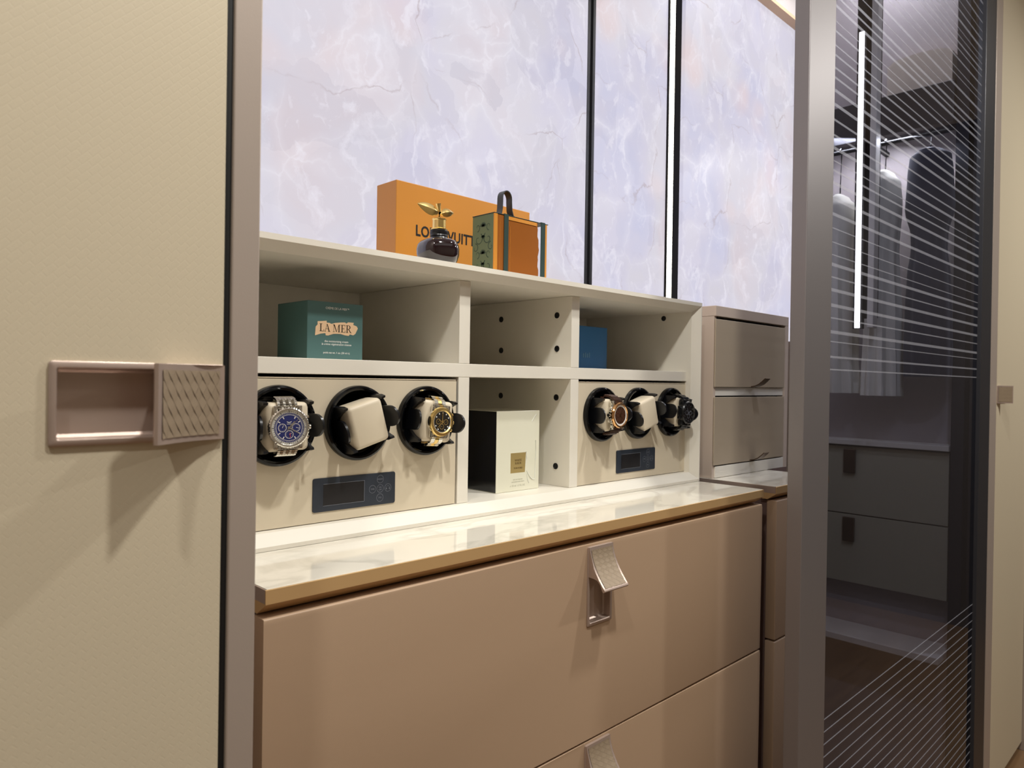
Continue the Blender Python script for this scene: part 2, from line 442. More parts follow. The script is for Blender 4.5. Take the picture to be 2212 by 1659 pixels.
# ------------------------------------------------------------------ woven flap handle (used on drawers and doors)
HW, HL = .0565, .115
def handle_meshes():
    # tray: bezel with a sunk pan. local: x across, z along (hinge at +z), -y outwards
    bm = B(); bw = .0048; d = .0105
    ox, oz = HW/2, HL/2; ix, iz = ox-bw, oz-bw
    lay = [(ox, oz, .0), (ox, oz, -.0016), (ox-.0008, oz-.0008, -.0022), (ix+.0008, iz+.0008, -.0022), (ix, iz, -.0012), (ix-.0006, iz-.0006, d-.002), (ix-.0026, iz-.0026, d)]
    rings = []
    for x, z, y in lay:
        rad = .0022; pts = []
        for cx, cz, a0 in ((x-rad, z-rad, 0), (-x+rad, z-rad, 90), (-x+rad, -z+rad, 180), (x-rad, -z+rad, 270)):
            for k in range(4):
                a = math.radians(a0+30*k); pts.append((cx+rad*math.cos(a), y, cz+rad*math.sin(a)))
        rings.append([bm.verts.new(p) for p in pts])
    n = len(rings[0])
    for a, b in zip(rings, rings[1:]):
        for i in range(n):
            j = (i+1) % n; bm.faces.new((a[i], a[j], b[j], b[i]))
    bm.faces.new(rings[-1])
    tray = finish(bm, 'handle_tray', M['handle_metal'], True)
    # flap: solid wedge whose front sweeps outwards to a rounded lip
    top = oz-.0006; L_ = .0555; out = .0285
    def fr(t): return (-.0030-out*t**1.75, top-L_*t)
    prof = [fr(i/14) for i in range(15)]
    ty, tz = prof[-1]
    prof += [(ty-.0006, tz-.0016), (ty+.0008, tz-.0034), (ty+.0030, tz-.0034), (ty+.0044, tz-.0016)]
    prof += [(-.0240, top-L_*.90), (-.0185, top-L_*.80), (-.0120, top-L_*.77), (-.0014, top-L_*.76), (-.0014, top)]
    bm = B(); hw = ox-.0005
    a = [bm.verts.new((-hw, y, z)) for y, z in prof]; b = [bm.verts.new((hw, y, z)) for y, z in prof]
    bm.faces.new(a); bm.faces.new(list(reversed(b)))
    for i in range(len(prof)):
        j = (i+1) % len(prof); bm.faces.new((a[i], b[i], b[j], a[j]))
    bmesh.ops.triangulate(bm, faces=[f for f in bm.faces if len(f.verts) > 4])
    flap = finish(bm, 'handle_flap', M['handle_metal'], True)
    # woven pad: diamonds of a diagonal basket weave, each tilted
    bm = B(); px = hw-.0042; cols, rows = 4, 7
    dx = 2*px/cols; t0, t1 = .07, .97; dt = (t1-t0)/rows
    def P(x, t, up):
        t = min(max(t, t0), t1); x = min(max(x, -px), px)
        y, z = fr(t); y2, z2 = fr(min(t+.01, 1)); nrm = Vector((0, -(z-z2), -(y2-y)))
        if nrm.length: nrm.normalize()
        if nrm.y > 0: nrm = -nrm
        return Vector((x, y, z))+nrm*(.0004+up)
    for r in range(2*rows+1):
        for c in range(cols+1):
            x = -px+dx*(c+(.5 if r % 2 else 0)); t = t0+dt*r/2
            k = .98; e = .0005
            o4 = (0, e/2, e, e/2) if r % 2 else (e/2, e, e/2, 0)
            q4 = [(0, -1), (1, 0), (0, 1), (-1, 0)]
            vs_ = [P(x+k*a_*dx/2, t+k*b_*dt/2, o4[n_]) for n_, (a_, b_) in enumerate(q4)]+[P(x, t, e/2)]
            vv = [bm.verts.new(v) for v in vs_]
            for i in range(4):
                tri = (vv[i], vv[(i+1) % 4], vv[4])
                if ((tri[1].co-tri[0].co).cross(tri[2].co-tri[0].co)).length > 1e-9:
                    bm.faces.new(tri)
    bmesh.ops.delete(bm, geom=[v for v in bm.verts if not v.link_faces], context='VERTS')
    pad = finish(bm, 'woven_pad', M['handle_pad'], False)
    return tray, flap, pad
TRAY, FLAP, PAD = handle_meshes()
def handle(parent, name, x, y, z, ang=0):
    b = root_of(parent)['base']
    t = link(TRAY, name, parent, (x-b[0], y-b[1], z-b[2]), (0, ang, 0))
    link(FLAP, 'handle_flap', t); link(PAD, 'woven_pad', t, label='woven inlay of the flap')
    return t

# ------------------------------------------------------------------ left tall wardrobe
YD = .546
t = thing('tall_wardrobe', 'tall wardrobe with cream woven-leather door and long flap handle, beside the watch niche', 'wardrobe', (-.10, .80, FZ))
hx, hz = .171, -.0195
bm = B(); slab_hole(bm, -.42, .2278, YD, YD+.020, -1.262, 1.40, hx-.0535, hx+.0535, hz-.0245, hz+.0245, .0012)
part('door', bm, M['cream_door'], t)
bm = B(); box(bm, .2338, .2560, YD, 1.195, FZ, 1.44, .0012); part('side_panel', bm, M['taupe_metal'], t)
bm = B(); box(bm, .2280, .2336, YD+.003, YD+.068, -1.26, 1.40); part('gap_shade', bm, M['black_flat'], t)  # black strip added to darken the gap between door and side panel
bm = B(); box(bm, -.42, .2330, YD+.07, 1.195, -1.26, 1.43); part('carcass', bm, M['groove'], t)
bm = B(); box(bm, -.42, .2330, YD+.075, YD+.09, FZ, -1.262); part('plinth', bm, M['carcass'], t)
handle(t, 'door_handle', hx, YD-.0002, hz, PI/2)

# ------------------------------------------------------------------ back-lit onyx panels and the vertical lamp
YO = 1.13
def onyx(x0, x1, label):
    bm = B(); box(bm, x0, x1, YO, YO+.012, .155, 1.2505); return single('onyx_panel', bm, M['onyx'], label, 'panel', base=(x0, YO, .155))
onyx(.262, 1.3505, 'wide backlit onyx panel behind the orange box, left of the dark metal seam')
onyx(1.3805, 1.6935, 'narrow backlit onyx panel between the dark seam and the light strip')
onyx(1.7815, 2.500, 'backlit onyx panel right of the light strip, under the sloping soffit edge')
t = thing('seam_profile', 'thin dark metal profile between two glowing onyx panels', 'profile', (1.3655, YO, .17))
bm = B()
box(bm, 1.3510, 1.3600, YO-.001, YO+.02, .17, 1.2505); box(bm, 1.3705, 1.3800, YO-.001, YO+.02, .17, 1.2505); box(bm, 1.3600, 1.3705, YO+.006, YO+.02, .17, 1.2505)
part('channel', bm, M['dark_frame'], t)
bm = B(); box(bm, 1.3640, 1.3665, YO+.004, YO+.0058, .17, 1.2505); part('groove_strip', bm, M['black_flat'], t)
t = thing('light_strip', 'bright vertical LED strip in a bronze channel between onyx panels', 'light', (1.74, YO, .17))
bm = B(); box(bm, 1.6940, 1.7000, YO-.004, YO+.03, .17, 1.2505); box(bm, 1.7275, 1.7290, YO-.002, YO+.03, .17, 1.2505)
box(bm, 1.7290, 1.8400, YO+.026, YO+.036, .17, 1.2505); part('channel', bm, M['bronze_channel'], t)
bm = B(); box(bm, 1.7005, 1.7268, YO-.003, YO+.012, .17, 1.2505, .002); part('diffuser', bm, M['led'], t)

# ------------------------------------------------------------------ shelf unit above the worktop
X0, X1 = .3195, 1.342
ZT, ZU = .1689, .1478           # top board
ZC = -.2044                     # worktop level
t = thing('shelf_unit', 'warm white open shelf unit with cubbies on the left worktop', 'shelf', (.83, .96, ZC))
XI0, XI1, ZF, ZU = .3370, 1.3250, -.1855, .1498
def rect(x0, x1, z0, z1, y): return [(x0, y, z0), (x1, y, z0), (x1, y, z1), (x0, y, z1)]
loops = [rect(X0, X1, ZC+.0004, ZT, .8000), rect(X0+.0015, X1-.0020, -.1990, .1615, .7998), rect(XI0, XI1, ZF, ZU, .8145), rect(XI0, XI1, ZF, ZU, 1.125), rect(X0, X1, ZC+.0004, ZT, 1.125)]
for i, nm in enumerate(('bottom_board', 'side_board', 'top_board', 'side_board')):      # mitred picture-frame boards with a sloping inner bevel
    bm = B(); j = (i+1) % 4
    a = [bm.verts.new(l[i]) for l in loops]; b = [bm.verts.new(l[j]) for l in loops]
    for k in range(5): bm.faces.new((a[k], b[k], b[(k+1) % 5], a[(k+1) % 5]))
    bm.faces.new(a); bm.faces.new(list(reversed(b)))
    bmesh.ops.triangulate(bm, faces=[f for f in bm.faces if len(f.verts) > 4])
    part(nm, bm, M['shelf'], t)
K = .8246/.81
YS = .8246
bm = B(); box(bm, XI0+.0003, XI1-.0003, YS, 1.098, .0046, .0247, .0006); part('middle_shelf', bm, M['shelf'], t)
for x0, x1 in ((.6991, .7203), (.9546, .9758)):
    bm = B(); box(bm, x0, x1, YS+.0003, 1.098, .0250, ZU-.0003, .0005); part('divider', bm, M['shelf'], t)
    bm = B(); box(bm, x0, x1, YS+.0003, 1.098, ZF+.0003, .0043, .0005); part('divider', bm, M['shelf'], t)
bm = B(); box(bm, XI0+.0003, XI1-.0003, 1.0985, 1.112, ZF+.0003, ZU-.0003); part('back_board', bm, M['shelf'], t)
# black cam fittings in the board faces
bm = B(); lathe(bm, [(.0056, 0), (.0056, -.0007), (.0048, -.0010), (.0042, .0004), (.0012, .0004), (.0012, -.0004)], 20)
CAM = finish(bm, 'cam_fitting', M['black_satin'], True)
bse = t['base']
for y, z in ((.985, .1153), (.844, .1155), (.984, .057), (.843, .0572), (.983, -.028), (.843, -.0278), (.842, -.1476), (.983, -.1476)):
    link(CAM, 'cam_fitting', t, (.9545-bse[0], y*K-bse[1], z*K-bse[2]), (0, 0, -PI/2))
link(CAM, 'cam_fitting', t, (1.3249-bse[0], .883-bse[1], .1396-bse[2]), (0, 0, -PI/2))
link(CAM, 'cam_fitting', t, (1.2900-bse[0], 1.0984-bse[1], .1360-bse[2]))

# ------------------------------------------------------------------ worktop and drawer cabinet, left
def worktop(x0, x1, yb, label):
    t = thing('worktop', label, 'worktop', ((x0+x1)/2, .9, -.2219))
    bm = B(); box(bm, x0+.0016, x1-.0016, .6581, yb, -.2185, ZC, .0004); part('slab', bm, M['stone'], t, label='glossy white stone slab')
    bm = B()
    prof = [(.6566, ZC-.0010), (.6579, ZC-.0006), (.6579, -.2187), (.69, -.2187), (.69, -.2315), (.6750, -.2315), (.6566, -.2192)]
    a = [bm.verts.new((x0, y, z)) for y, z in prof]; b = [bm.verts.new((x1, y, z)) for y, z in prof]
    bm.faces.new(a); bm.faces.new(list(reversed(b)))
    n = len(prof)
    for i in range(n): bm.faces.new((a[i], b[i], b[(i+1) % n], a[(i+1) % n]))
    bmesh.ops.triangulate(bm, faces=[f for f in bm.faces if len(f.verts) > 4])
    part('edge_trim', bm, M['gold_edge'], t, label='bronze edge trim')
    for x in (x0, x1-.0013):
        bm = B(); box(bm, x, x+.0013, .6582, yb, -.2186, ZC-.0006); part('end_trim', bm, M['handle_metal'], t)
    return t
worktop(.3182, 1.3400, 1.125, 'long white stone worktop with bronze edge under the open shelf unit')
def drawer_cabinet(x0, x1, hxs, label, yb=1.12):
    t = thing('drawer_cabinet', label, 'drawers', ((x0+x1)/2, .9, FZ))
    bm = B(); box(bm, x0+.004, x1-.004, .681, yb, -1.20, -.2345); part('carcass', bm, M['drawer_side'], t)
    bm = B(); box(bm, x0+.03, x1-.03, .72, yb, FZ, -1.2005); part('plinth', bm, M['carcass'], t)
    zz = [(-.2338, -.5158), (-.5192, -.8000), (-.8034, -1.1990)]
    for zt, zb in zz:
        bm = B()
        if hxs:
            hz = zt-.0030-HL/2
            slab_hole(bm, x0, x1, .6580, .6800, zb, zt, hxs-.0247, hxs+.0247, hz-.0540, hz+.0540, .0022)
            part('drawer_front', bm, M['drawer'], t, True)
            handle(t, 'drawer_handle', hxs, .6578, hz)
        else:
            box(bm, x0, x1, .6580, .6800, zb, zt, .0022, 3); part('drawer_front', bm, M['drawer'], t, True)
    return t
drawer_cabinet(.3172, 1.3378, .8318, 'wide mocha drawer cabinet with woven flap handles under the long worktop')

# ------------------------------------------------------------------ second module at the right, partly behind the sliding door
worktop(1.3935, 1.655, 1.125, 'short white stone worktop with bronze edge, partly hidden by the glass door')
drawer_cabinet(1.4000, 1.650, None, 'narrow dark-sided drawer cabinet under the short worktop', 1.12)
t = thing('drawer_box', 'taupe two-drawer box with curved bronze pulls beside the open shelf unit', 'drawers', (1.57, .96, ZC))
bm = B(); box(bm, 1.3985, 1.751, .8000, 1.125, .1465, .1689, .0008); part('top_board', bm, M['side_pink'], t)
bm = B(); box(bm, 1.3985, 1.4075, .8040, 1.125, ZC+.0005, .1462); part('side_board', bm, M['side_pink'], t)
bm = B(); box(bm, 1.7350, 1.751, .8003, 1.125, ZC+.0005, .1462); part('side_board', bm, M['side_pink'], t)
bm = B(); box(bm, 1.4078, 1.7348, .8055, 1.12, -.0255, -.0080); part('middle_rail', bm, M['shelf'], t)
bm = B(); box(bm, 1.4078, 1.7348, .8010, 1.12, ZC+.0005, -.1790, .001); part('bottom_board', bm, M['shelf'], t)
bm = B(); box(bm, 1.4078, 1.7348, .8200, 1.12, -.1785, .1460); part('inner_carcass', bm, M['groove'], t)
for zt, zb in ((.1405, -.0070), (-.0285, -.1765)):
    bm = B(); box(bm, 1.3990, 1.7300, .8000, .8035, zb, zt, .0012)
    part('drawer_front', bm, M['grey_front'], t)
    bm = B()   # curved finger pull on the lower edge
    pts = [(0, 0), (-.010, .0015), (-.019, .0060), (-.027, .0125), (-.034, .0190), (-.0352, .0182), (-.028, .0108), (-.020, .0040), (-.010, -.0006), (0, -.0022)]
    va = [bm.verts.new((1.560, .7999+y, zb+.003+z)) for y, z in pts]; vb = [bm.verts.new((1.585, .7999+y, zb+.003+z)) for y, z in pts]
    n = len(pts)
    bm.faces.new(va); bm.faces.new(list(reversed(vb)))
    for i in range(n): bm.faces.new((va[i], vb[i], vb[(i+1) % n], va[(i+1) % n]))
    bmesh.ops.triangulate(bm, faces=[f for f in bm.faces if len(f.verts) > 4])
    part('finger_pull', bm, M['pull'], t, True)
bm = B(); box(bm, 1.6600, 1.7500, .8000, 1.12, FZ, ZC-.0002); o = single('support_panel', bm, M['drawer_side'], 'upright support panel under the right end of the two-drawer box', 'panel', base=(1.70, .96, FZ))

# ------------------------------------------------------------------ watch winders
CUPX = (.405, .5155, .6265); CUPZ = -.0577
def winder():
    X0w, X1w = .3420, .6838; zb, zt = -.1812, .0006
    t = thing('watch_winder', 'larger-looking cream watch winder holding the silver blue-dial watch', 'watch winder', (.5155, .90, -.1815))
    bm = B(); box(bm, X0w, X1w, .8392, 1.04, zb, zt, .002); part('case', bm, M['winder'], t, True)
    # front panel with three round openings
    bm = B(); y0, y1 = .8120, .8390; R = .0455; n = 32
    cells = []
    xs = [X0w, (CUPX[0]+CUPX[1])/2, (CUPX[1]+CUPX[2])/2, X1w]
    zlo, zhi = CUPZ-.0550, zt-.0030
    for i, cx in enumerate(CUPX):
        a0, a1 = xs[i], xs[i+1]
        ring = [bm.verts.new((cx+R*math.cos(2*PI*k/n), y0, CUPZ+R*math.sin(2*PI*k/n))) for k in range(n)]
        back = [bm.verts.new((v.co.x, y1, v.co.z)) for v in ring]
        sq = []
        for k in range(n):
            c, s = math.cos(2*PI*k/n), math.sin(2*PI*k/n)
            sx = ((a1-cx) if c > 0 else (cx-a0)); sz = ((zhi-CUPZ) if s > 0 else (CUPZ-zlo))
            tt = min(sx/abs(c) if abs(c) > 1e-6 else 9, sz/abs(s) if abs(s) > 1e-6 else 9)
            sq.append(bm.verts.new((cx+c*tt, y0, CUPZ+s*tt)))
        for k in range(n):
            j = (k+1) % n
            bm.faces.new((ring[k], ring[j], sq[j], sq[k])); bm.faces.new((ring[k], back[k], back[j], ring[j]))
        corners = [(a1, zhi, 1, 1), (a0, zhi, -1, 1), (a0, zlo, -1, -1), (a1, zlo, 1, -1)]
        for x, z, sx, sz in corners:
            cv = bm.verts.new((x, y0, z))
            for k in range(n):
                j = (k+1) % n
                p, q = sq[k].co, sq[j].co
                onx = lambda v: abs(v.x-x) < 1e-6
                onz = lambda v: abs(v.z-z) < 1e-6
                if (onx(p) and onz(q) and not onz(p)) or (onz(p) and onx(q) and not onx(p)):
                    if not (onx(p) and onz(p)) and not (onx(q) and onz(q)): bm.faces.new((sq[k], sq[j], cv))
    box(bm, X0w, X1w, y0, y1, zb, zlo); box(bm, X0w, X1w, y0, y1, zhi, zt-.0022)
    bmesh.ops.remove_doubles(bm, verts=bm.verts, dist=1e-6)
    part('front_panel', bm, M['winder'], t)
    bm = B(); box(bm, X0w, X1w, .8125, .8390, zt-.0016, zt, .0006); part('lid_edge', bm, M['winder'], t, True)
    # cups
    bm = B(); lathe(bm, [(.0450, .001), (.0488, -.0004), (.0490, -.0040), (.0480, -.0072), (.0455, -.0086), (.0428, -.0078), (.0418, -.0050), (.0412, .0050), (.0385, .0075), (.0372, .0085), (.0368, .0200), (.0340, .0260), (.0001, .0260)], 64, cap=False)
    cup_me = finish(bm, 'cup', M['black_gloss'], True)
    bm = B(); box(bm, -.0262, .0262, -.0300, .0060, -.0285, .0285, .0060, 4); pil = finish(bm, 'pillow', M['pillow'], True)
    bm = B()
    for s in (1, -1):
        # lever tab with a rounded front end
        pts = [(.014, -.0140), (-.008, -.0140), (-.018, -.0140), (-.028, -.0140)]+[(-.028-.0135*math.sin(PI*k/10), -.0140*math.cos(PI*k/10)) for k in range(1, 10)]+[(-.028, .0140), (-.018, .0140), (-.008, .0140), (.014, .0140)]
        for side in (0,):
            va = []; vb = []
            for y, z in pts:
                fl = .0275+.0100*max(0, (.014-y)/.056)**1.6
                va.append(bm.verts.new((s*fl, y, z))); vb.append(bm.verts.new((s*(fl+.0030), y, z)))
            bm.faces.new(va); bm.faces.new(list(reversed(vb)))
            for i in range(len(pts)):
                j = (i+1) % len(pts); bm.faces.new((va[i], vb[i], vb[j], va[j]))
        for q in (1, -1):
            fin = [(.016, .0125), (-.0060, .0130), (-.0105, .0160), (-.0170, .0205), (-.0250, .0245), (-.0300, .0262), (-.0308, .0288), (-.0240, .0306), (-.0060, .0308), (.0060, .0295), (.016, .0250)]
            va = [bm.verts.new((s*.0258, y, q*z)) for y, z in fin]; vb = [bm.verts.new((s*.0318, y, q*z)) for y, z in fin]
            bm.faces.new(va); bm.faces.new(list(reversed(vb)))
            for i in range(len(fin)):
                j = (i+1) % len(fin); bm.faces.new((va[i], vb[i], vb[j], va[j]))
        box(bm, min(s*.0268, s*.0305), max(s*.0268, s*.0305), .002, .0170, -.0250, .0250, .001)
    box(bm, -.0262, .0262, .0064, .0240, -.0230, .0230, .002)
    bmesh.ops.triangulate(bm, faces=[f for f in bm.faces if len(f.verts) > 4])
    clip_me = finish(bm, 'spring_clip', M['black_satin'], True)
    for cx, ang in zip(CUPX, (-.02, -.28, .10)):
        b = t['base']
        c = link(cup_me, 'cup', t, (cx-b[0], .8120-b[1], CUPZ-b[2]))
        link(pil, 'pillow', c, rot=(0, ang, 0), label='cream watch pillow'); link(clip_me, 'spring_clip', c, rot=(0, ang, 0))
    # control panel
    xa, xb, za, zc = .4526, .5766, -.1684, -.1258
    bm = B(); r = .003; pts = []
    for cx, cz, a0 in ((xb-r, zc-r, 0), (xa+r, zc-r, 90), (xa+r, za+r, 180), (xb-r, za+r, 270)):
        for k in range(5):
            a = math.radians(a0+22.5*k); pts.append((cx+r*math.cos(a), cz+r*math.sin(a)))
    prism(bm, pts, .0012, Matrix.Translation((0, .8119, 0)), .0004)
    cp = part('control_panel', bm, M['panel_dark'], t)
    bm = B(); prism(bm, [(.4672, -.1609), (.5270, -.1609), (.5270, -.1339), (.4672, -.1339)], .0002, Matrix.Translation((0, .8107, 0)))
    part('screen', bm, M['screen'], cp)
    bm = B()
    for z in (-.1338, -.1612): box(bm, .4672, .5274, .8103, .8108, z-.0002, z+.0003)
    box(bm, .5271, .5276, .8103, .8108, -.1612, -.1335); part('screen_edge', bm, M['icon'], cp)
    icons = [(.5522, -.1342, 'MODE'), (.5401, -.1467, 'TIME'), (.5521, -.1467, 'ON/OFF'), (.5646, -.1466, ''), (.5519, -.1589, 'TPD')]
    for x, z, s in icons:
        bm = B(); n = 28; r1, r2 = .0054, .0049
        ro = [bm.verts.new((x+r1*math.cos(2*PI*k/n), .8105, z+r1*math.sin(2*PI*k/n))) for k in range(n)]
        ri = [bm.verts.new((x+r2*math.cos(2*PI*k/n), .8105, z+r2*math.sin(2*PI*k/n))) for k in range(n)]
        for k in range(n): bm.faces.new((ro[k], ri[k], ri[(k+1) % n], ro[(k+1) % n]))
        if s == 'ON/OFF':
            text(bm, 'ON', .0030, (x, .8105, z+.0006)); text(bm, 'OFF', .0030, (x, .8105, z-.0026))
        elif s: text(bm, s, .0030, (x, .8105, z-.0010))
        else:
            for k in range(12):   # headphone-like arc with two ear pieces
                a, b_ = PI*k/12, PI*(k+1)/12
                q = [(r_*math.cos(g), r_*math.sin(g)) for r_, g in ((.0027, a), (.0027, b_), (.0023, b_), (.0023, a))]
                bm.faces.new([bm.verts.new((x+u, .8105, z+v)) for u, v in q])
            for sx in (-1, 1): box(bm, x+sx*.0024-.0007, x+sx*.0024+.0007, .8104, .8106, z-.0022, z-.0002)
        part('button', bm, M['icon'], cp)
    return t
w1 = winder()
def push_back(o):
    o.location = (o.location.x*K, o.location.y*K, (o.location.z-H)*K+H); o.scale = (K, K, K)
push_back(w1)
w2 = copy_tree(w1); w2.location.x += .6175*K
w2['label'] = 'right-hand cream watch winder with the rose-gold and the black watch'
w1['label'] = 'left-hand cream watch winder holding the silver and the gold-bezel watches'
w1['group'] = w2['group'] = 'triple watch winders in the shelf unit'

# ------------------------------------------------------------------ watches (dial at origin facing -y, 12 o'clock up)
def disc(bm, x, z, r, y, n=32):
    v = [bm.verts.new((x+r*math.cos(2*PI*k/n), y, z+r*math.sin(2*PI*k/n))) for k in range(n)]; bm.faces.new(v)
def annulus(bm, x, z, r1, r2, y, n=36):
    a = [bm.verts.new((x+r1*math.cos(2*PI*k/n), y, z+r1*math.sin(2*PI*k/n))) for k in range(n)]
    b = [bm.verts.new((x+r2*math.cos(2*PI*k/n), y, z+r2*math.sin(2*PI*k/n))) for k in range(n)]
    for k in range(n): bm.faces.new((a[k], b[k], b[(k+1) % n], a[(k+1) % n]))
def bar(bm, ang, r0, r1, w0, w1, y, cx=0, cz=0):
    """flat pointer at clock angle ang (0 = 12 o'clock, clockwise)"""
    d = Vector((math.sin(ang), 0, math.cos(ang))); s = Vector((d.z, 0, -d.x)); o = Vector((cx, y, cz))
    q = [o+d*r0-s*w0, o+d*r0+s*w0, o+d*r1+s*w1, o+d*r1-s*w1]
    bm.faces.new([bm.verts.new(p) for p in q])
def band_path(R):
    """(y, z) curve of the bracelet over the pillow, from the lugs to the back"""
    return [(.0045, R*.90), (.0075, R*1.10), (.0135, .0300), (.0210, .0318), (.0290, .0322), (.0370, .0318)]
def band(R, w0, w1, rows, th, sgn, gap=.10, sub=2):
    P0 = band_path(R); out = []
    pts = []
    for (a, b) in zip(P0, P0[1:]):
        for k in range(sub): pts.append((a[0]+(b[0]-a[0])*k/sub, a[1]+(b[1]-a[1])*k/sub))
    pts.append(P0[-1])
    bms = [B() for _ in range(2)]
    n = len(pts)-1
    for i in range(n):
        (ya, za), (yb, zb) = pts[i], pts[i+1]
        wd = w0+(w1-w0)*i/n
        d = Vector((0, yb-ya, zb-za)); Ln = d.length; d.normalize(); nr = Vector((0, -d.z, d.y))
        if nr.y > 0: nr = -nr
        for r in range(rows):
            x0 = -wd/2+wd*r/rows+.0002; x1 = -wd/2+wd*(r+1)/rows-.0002
            off = .35*Ln*(r % 2)
            a = Vector((0, ya, za))+d*(Ln*gap*.5+off*.3); b = Vector((0, yb, zb))-d*(Ln*gap*.5)
            bulge = nr*(th*.35)
            tgt = bms[1 if rows > 2 and r == rows//2 else 0]
            cs = [a, a+nr*th*.7, (a+b)/2+nr*th+bulge*.2, b+nr*th*.7, b]
            va = [tgt.verts.new((x0, p.y, sgn*p.z)) for p in cs]; vb = [tgt.verts.new((x1, p.y, sgn*p.z)) for p in cs]
            tgt.faces.new(va); tgt.faces.new(list(reversed(vb)))
            for k in range(5): tgt.faces.new((va[k], vb[k], vb[(k+1) % 5], va[(k+1) % 5]))
    return bms
def lugs(bm, R, w, y0, y1):
    for sx in (-1, 1):
        for sz in (-1, 1):
            x = sx*w/2
            box(bm, min(x, x+sx*.0045), max(x, x+sx*.0045), y0, y1, min(sz*R*.62, sz*R*1.12), max(sz*R*.62, sz*R*1.12), .0012)
def case_prof(R, th): return [(R*.86, th), (R*.97, th*.75), (R*.99, th*.35), (R*.95, .0012)]
def watch(kind, label, loc, ang, yaw=0):
    t = thing('wristwatch', label, 'watch', loc, 'wristwatches on the winders', (0, ang, yaw))
    if kind == 'pilot':
        R = .0225
        bm = B(); lathe(bm, case_prof(R, .0095), 56); lugs(bm, R, .0235, .0025, .0090)
        tube(bm, [(R*.96, .005, 0), (R*1.16, .005, 0)], .0028, 12)
        for q in (.0105, -.0105): tube(bm, [(R*.86, .005, q), (R*1.06, .005, q*1.15)], .0018, 10)
        lpart('case', bm, M['steel'], t, True)
        bm = B(); n = 110   # coin-edge bezel
        lathe(bm, [(R*1.0, .0032), (R*1.03, .0020), (R*1.02, -.0010), (R*.97, -.0022), (R*.90, -.0020), (R*.86, -.0006)], 176, mod=lambda a, k: 1+(.022 if k in (0, 1, 2) and math.sin(a*44) > 0 else 0), cap=False)
        lpart('bezel', bm, M['steel'], t, True)
        bm = B(); annulus(bm, 0, 0, R*.87, R*.765, -.0007, 64); lpart('slide_rule_ring', bm, mat('silver_ring', (220, 218, 210), .35, .3), t)
        bm = B(); disc(bm, 0, 0, R*.77, -.0004, 64); lpart('dial', bm, M['dial_blue'], t)
        bm = B()
        for k in range(48): bar(bm, 2*PI*k/48, R*.785, R*(.83 if k % 4 else .86), .00022 if k % 4 else .0006, .0002, -.0009)
        lpart('ring_marking', bm, M['black_print'], t)
        bm = B()
        for k in range(60): bar(bm, 2*PI*k/60, R*.68, R*.74, .00016, .00016, -.0007)
        for k in range(12):
            if k % 3: bar(bm, PI*k/6, R*.52, R*.64, .0005, .0005, -.0007)
        annulus(bm, 0, 0, R*.665, R*.650, -.0007, 48)
        for x, z in ((-.0078, 0), (.0078, 0), (0, -.0078)):
            annulus(bm, x, z, .0048, .0044, -.0007, 30)
            for k in range(12): bar(bm, PI*k/6, .0033, .0042, .00014, .00014, -.0007, x, z)
            bar(bm, 1.1+x*90, 0, .0034, .0003, .0001, -.0008, x, z)
        # winged emblem and a line under it
        for s in (-1, 1): bm.faces.new([bm.verts.new(p) for p in ((0, -.0007, .0062), (s*.0030, -.0007, .0074), (s*.0022, -.0007, .0062), (0, -.0007, .0054))])
        box(bm, -.0026, .0026, -.00072, -.0007, .0040, .0045)
        lpart('dial_print', bm, M['white_print'], t)
        bm = B(); bar(bm, math.radians(40), -.002, .0095, .0009, .0004, -.0012); bar(bm, math.radians(122), -.002, .0140, .0008, .0003, -.0014); bar(bm, math.radians(47), -.004, .0155, .0002, .0002, -.0016)
        lpart('hand', bm, M['steel'], t)
        bm = B(); bar(bm, PI*.97, .0060, .0110, .0003, .0003, -.0013); lpart('hand', bm, M['red_print'], t)
        for s in (1, -1):
            a, b = band(R, .0235, .0215, 7, .0030, s)
            lpart('bracelet', a, M['steel'], t); lpart('center_link', b, M['steel'], t)
    elif kind == 'gold':
        R = .0203
        bm = B(); lathe(bm, case_prof(R, .0090), 48); lugs(bm, R, .0205, .0015, .0085); lpart('case', bm, M['steel'], t, True)
        bm = B(); tube(bm, [(R*.96, .0045, 0), (R*1.18, .0045, 0)], .0026, 12)
        for q in (.0095, -.0095): tube(bm, [(R*.86, .0045, q), (R*1.08, .0045, q*1.15)], .0022, 10)
        lpart('pusher', bm, M['gold'], t, True)
        bm = B(); lathe(bm, [(R*1.0, .0016), (R*1.0, -.0004), (R*.95, -.0022), (R*.78, -.0030), (R*.72, -.0016)], 64, cap=False); lpart('bezel', bm, M['gold'], t, True)
        bm = B()
        for k in range(40): bar(bm, 2*PI*k/40, R*.82, R*.90, .00025, .00025, -.0030)
        lpart('bezel_marking', bm, M['label_print'], t)
        bm = B(); disc(bm, 0, 0, R*.74, -.0010, 48); lpart('dial', bm, M['dial_black'], t)
        bm = B()
        for k in range(12):
            if k in (3, 6, 9): continue
            a = PI*k/6; disc(bm, R*.60*math.sin(a), R*.60*math.cos(a), .0010, -.0014, 10)
        annulus(bm, 0, 0, R*.735, R*.70, -.0014, 48)
        lpart('hour_marker', bm, M['white_print'], t)
        bm = B()
        for x, z in ((-.0066, .0), (.0066, .0), (0, -.0066)):
            annulus(bm, x, z, .0039, .0031, -.0014, 28); bar(bm, .8+z*300, -.001, .0026, .0003, .0001, -.0015, x, z)
        bar(bm, math.radians(-2), -.003, .0135, .0007, .0004, -.0018); bar(bm, math.radians(222), -.003, .0120, .0004, .0003, -.0019); bar(bm, math.radians(-70), -.002, .0070, .0007, .0004, -.0020)
        disc(bm, 0, 0, .0012, -.0021, 14)
        lpart('hand', bm, M['gold'], t)
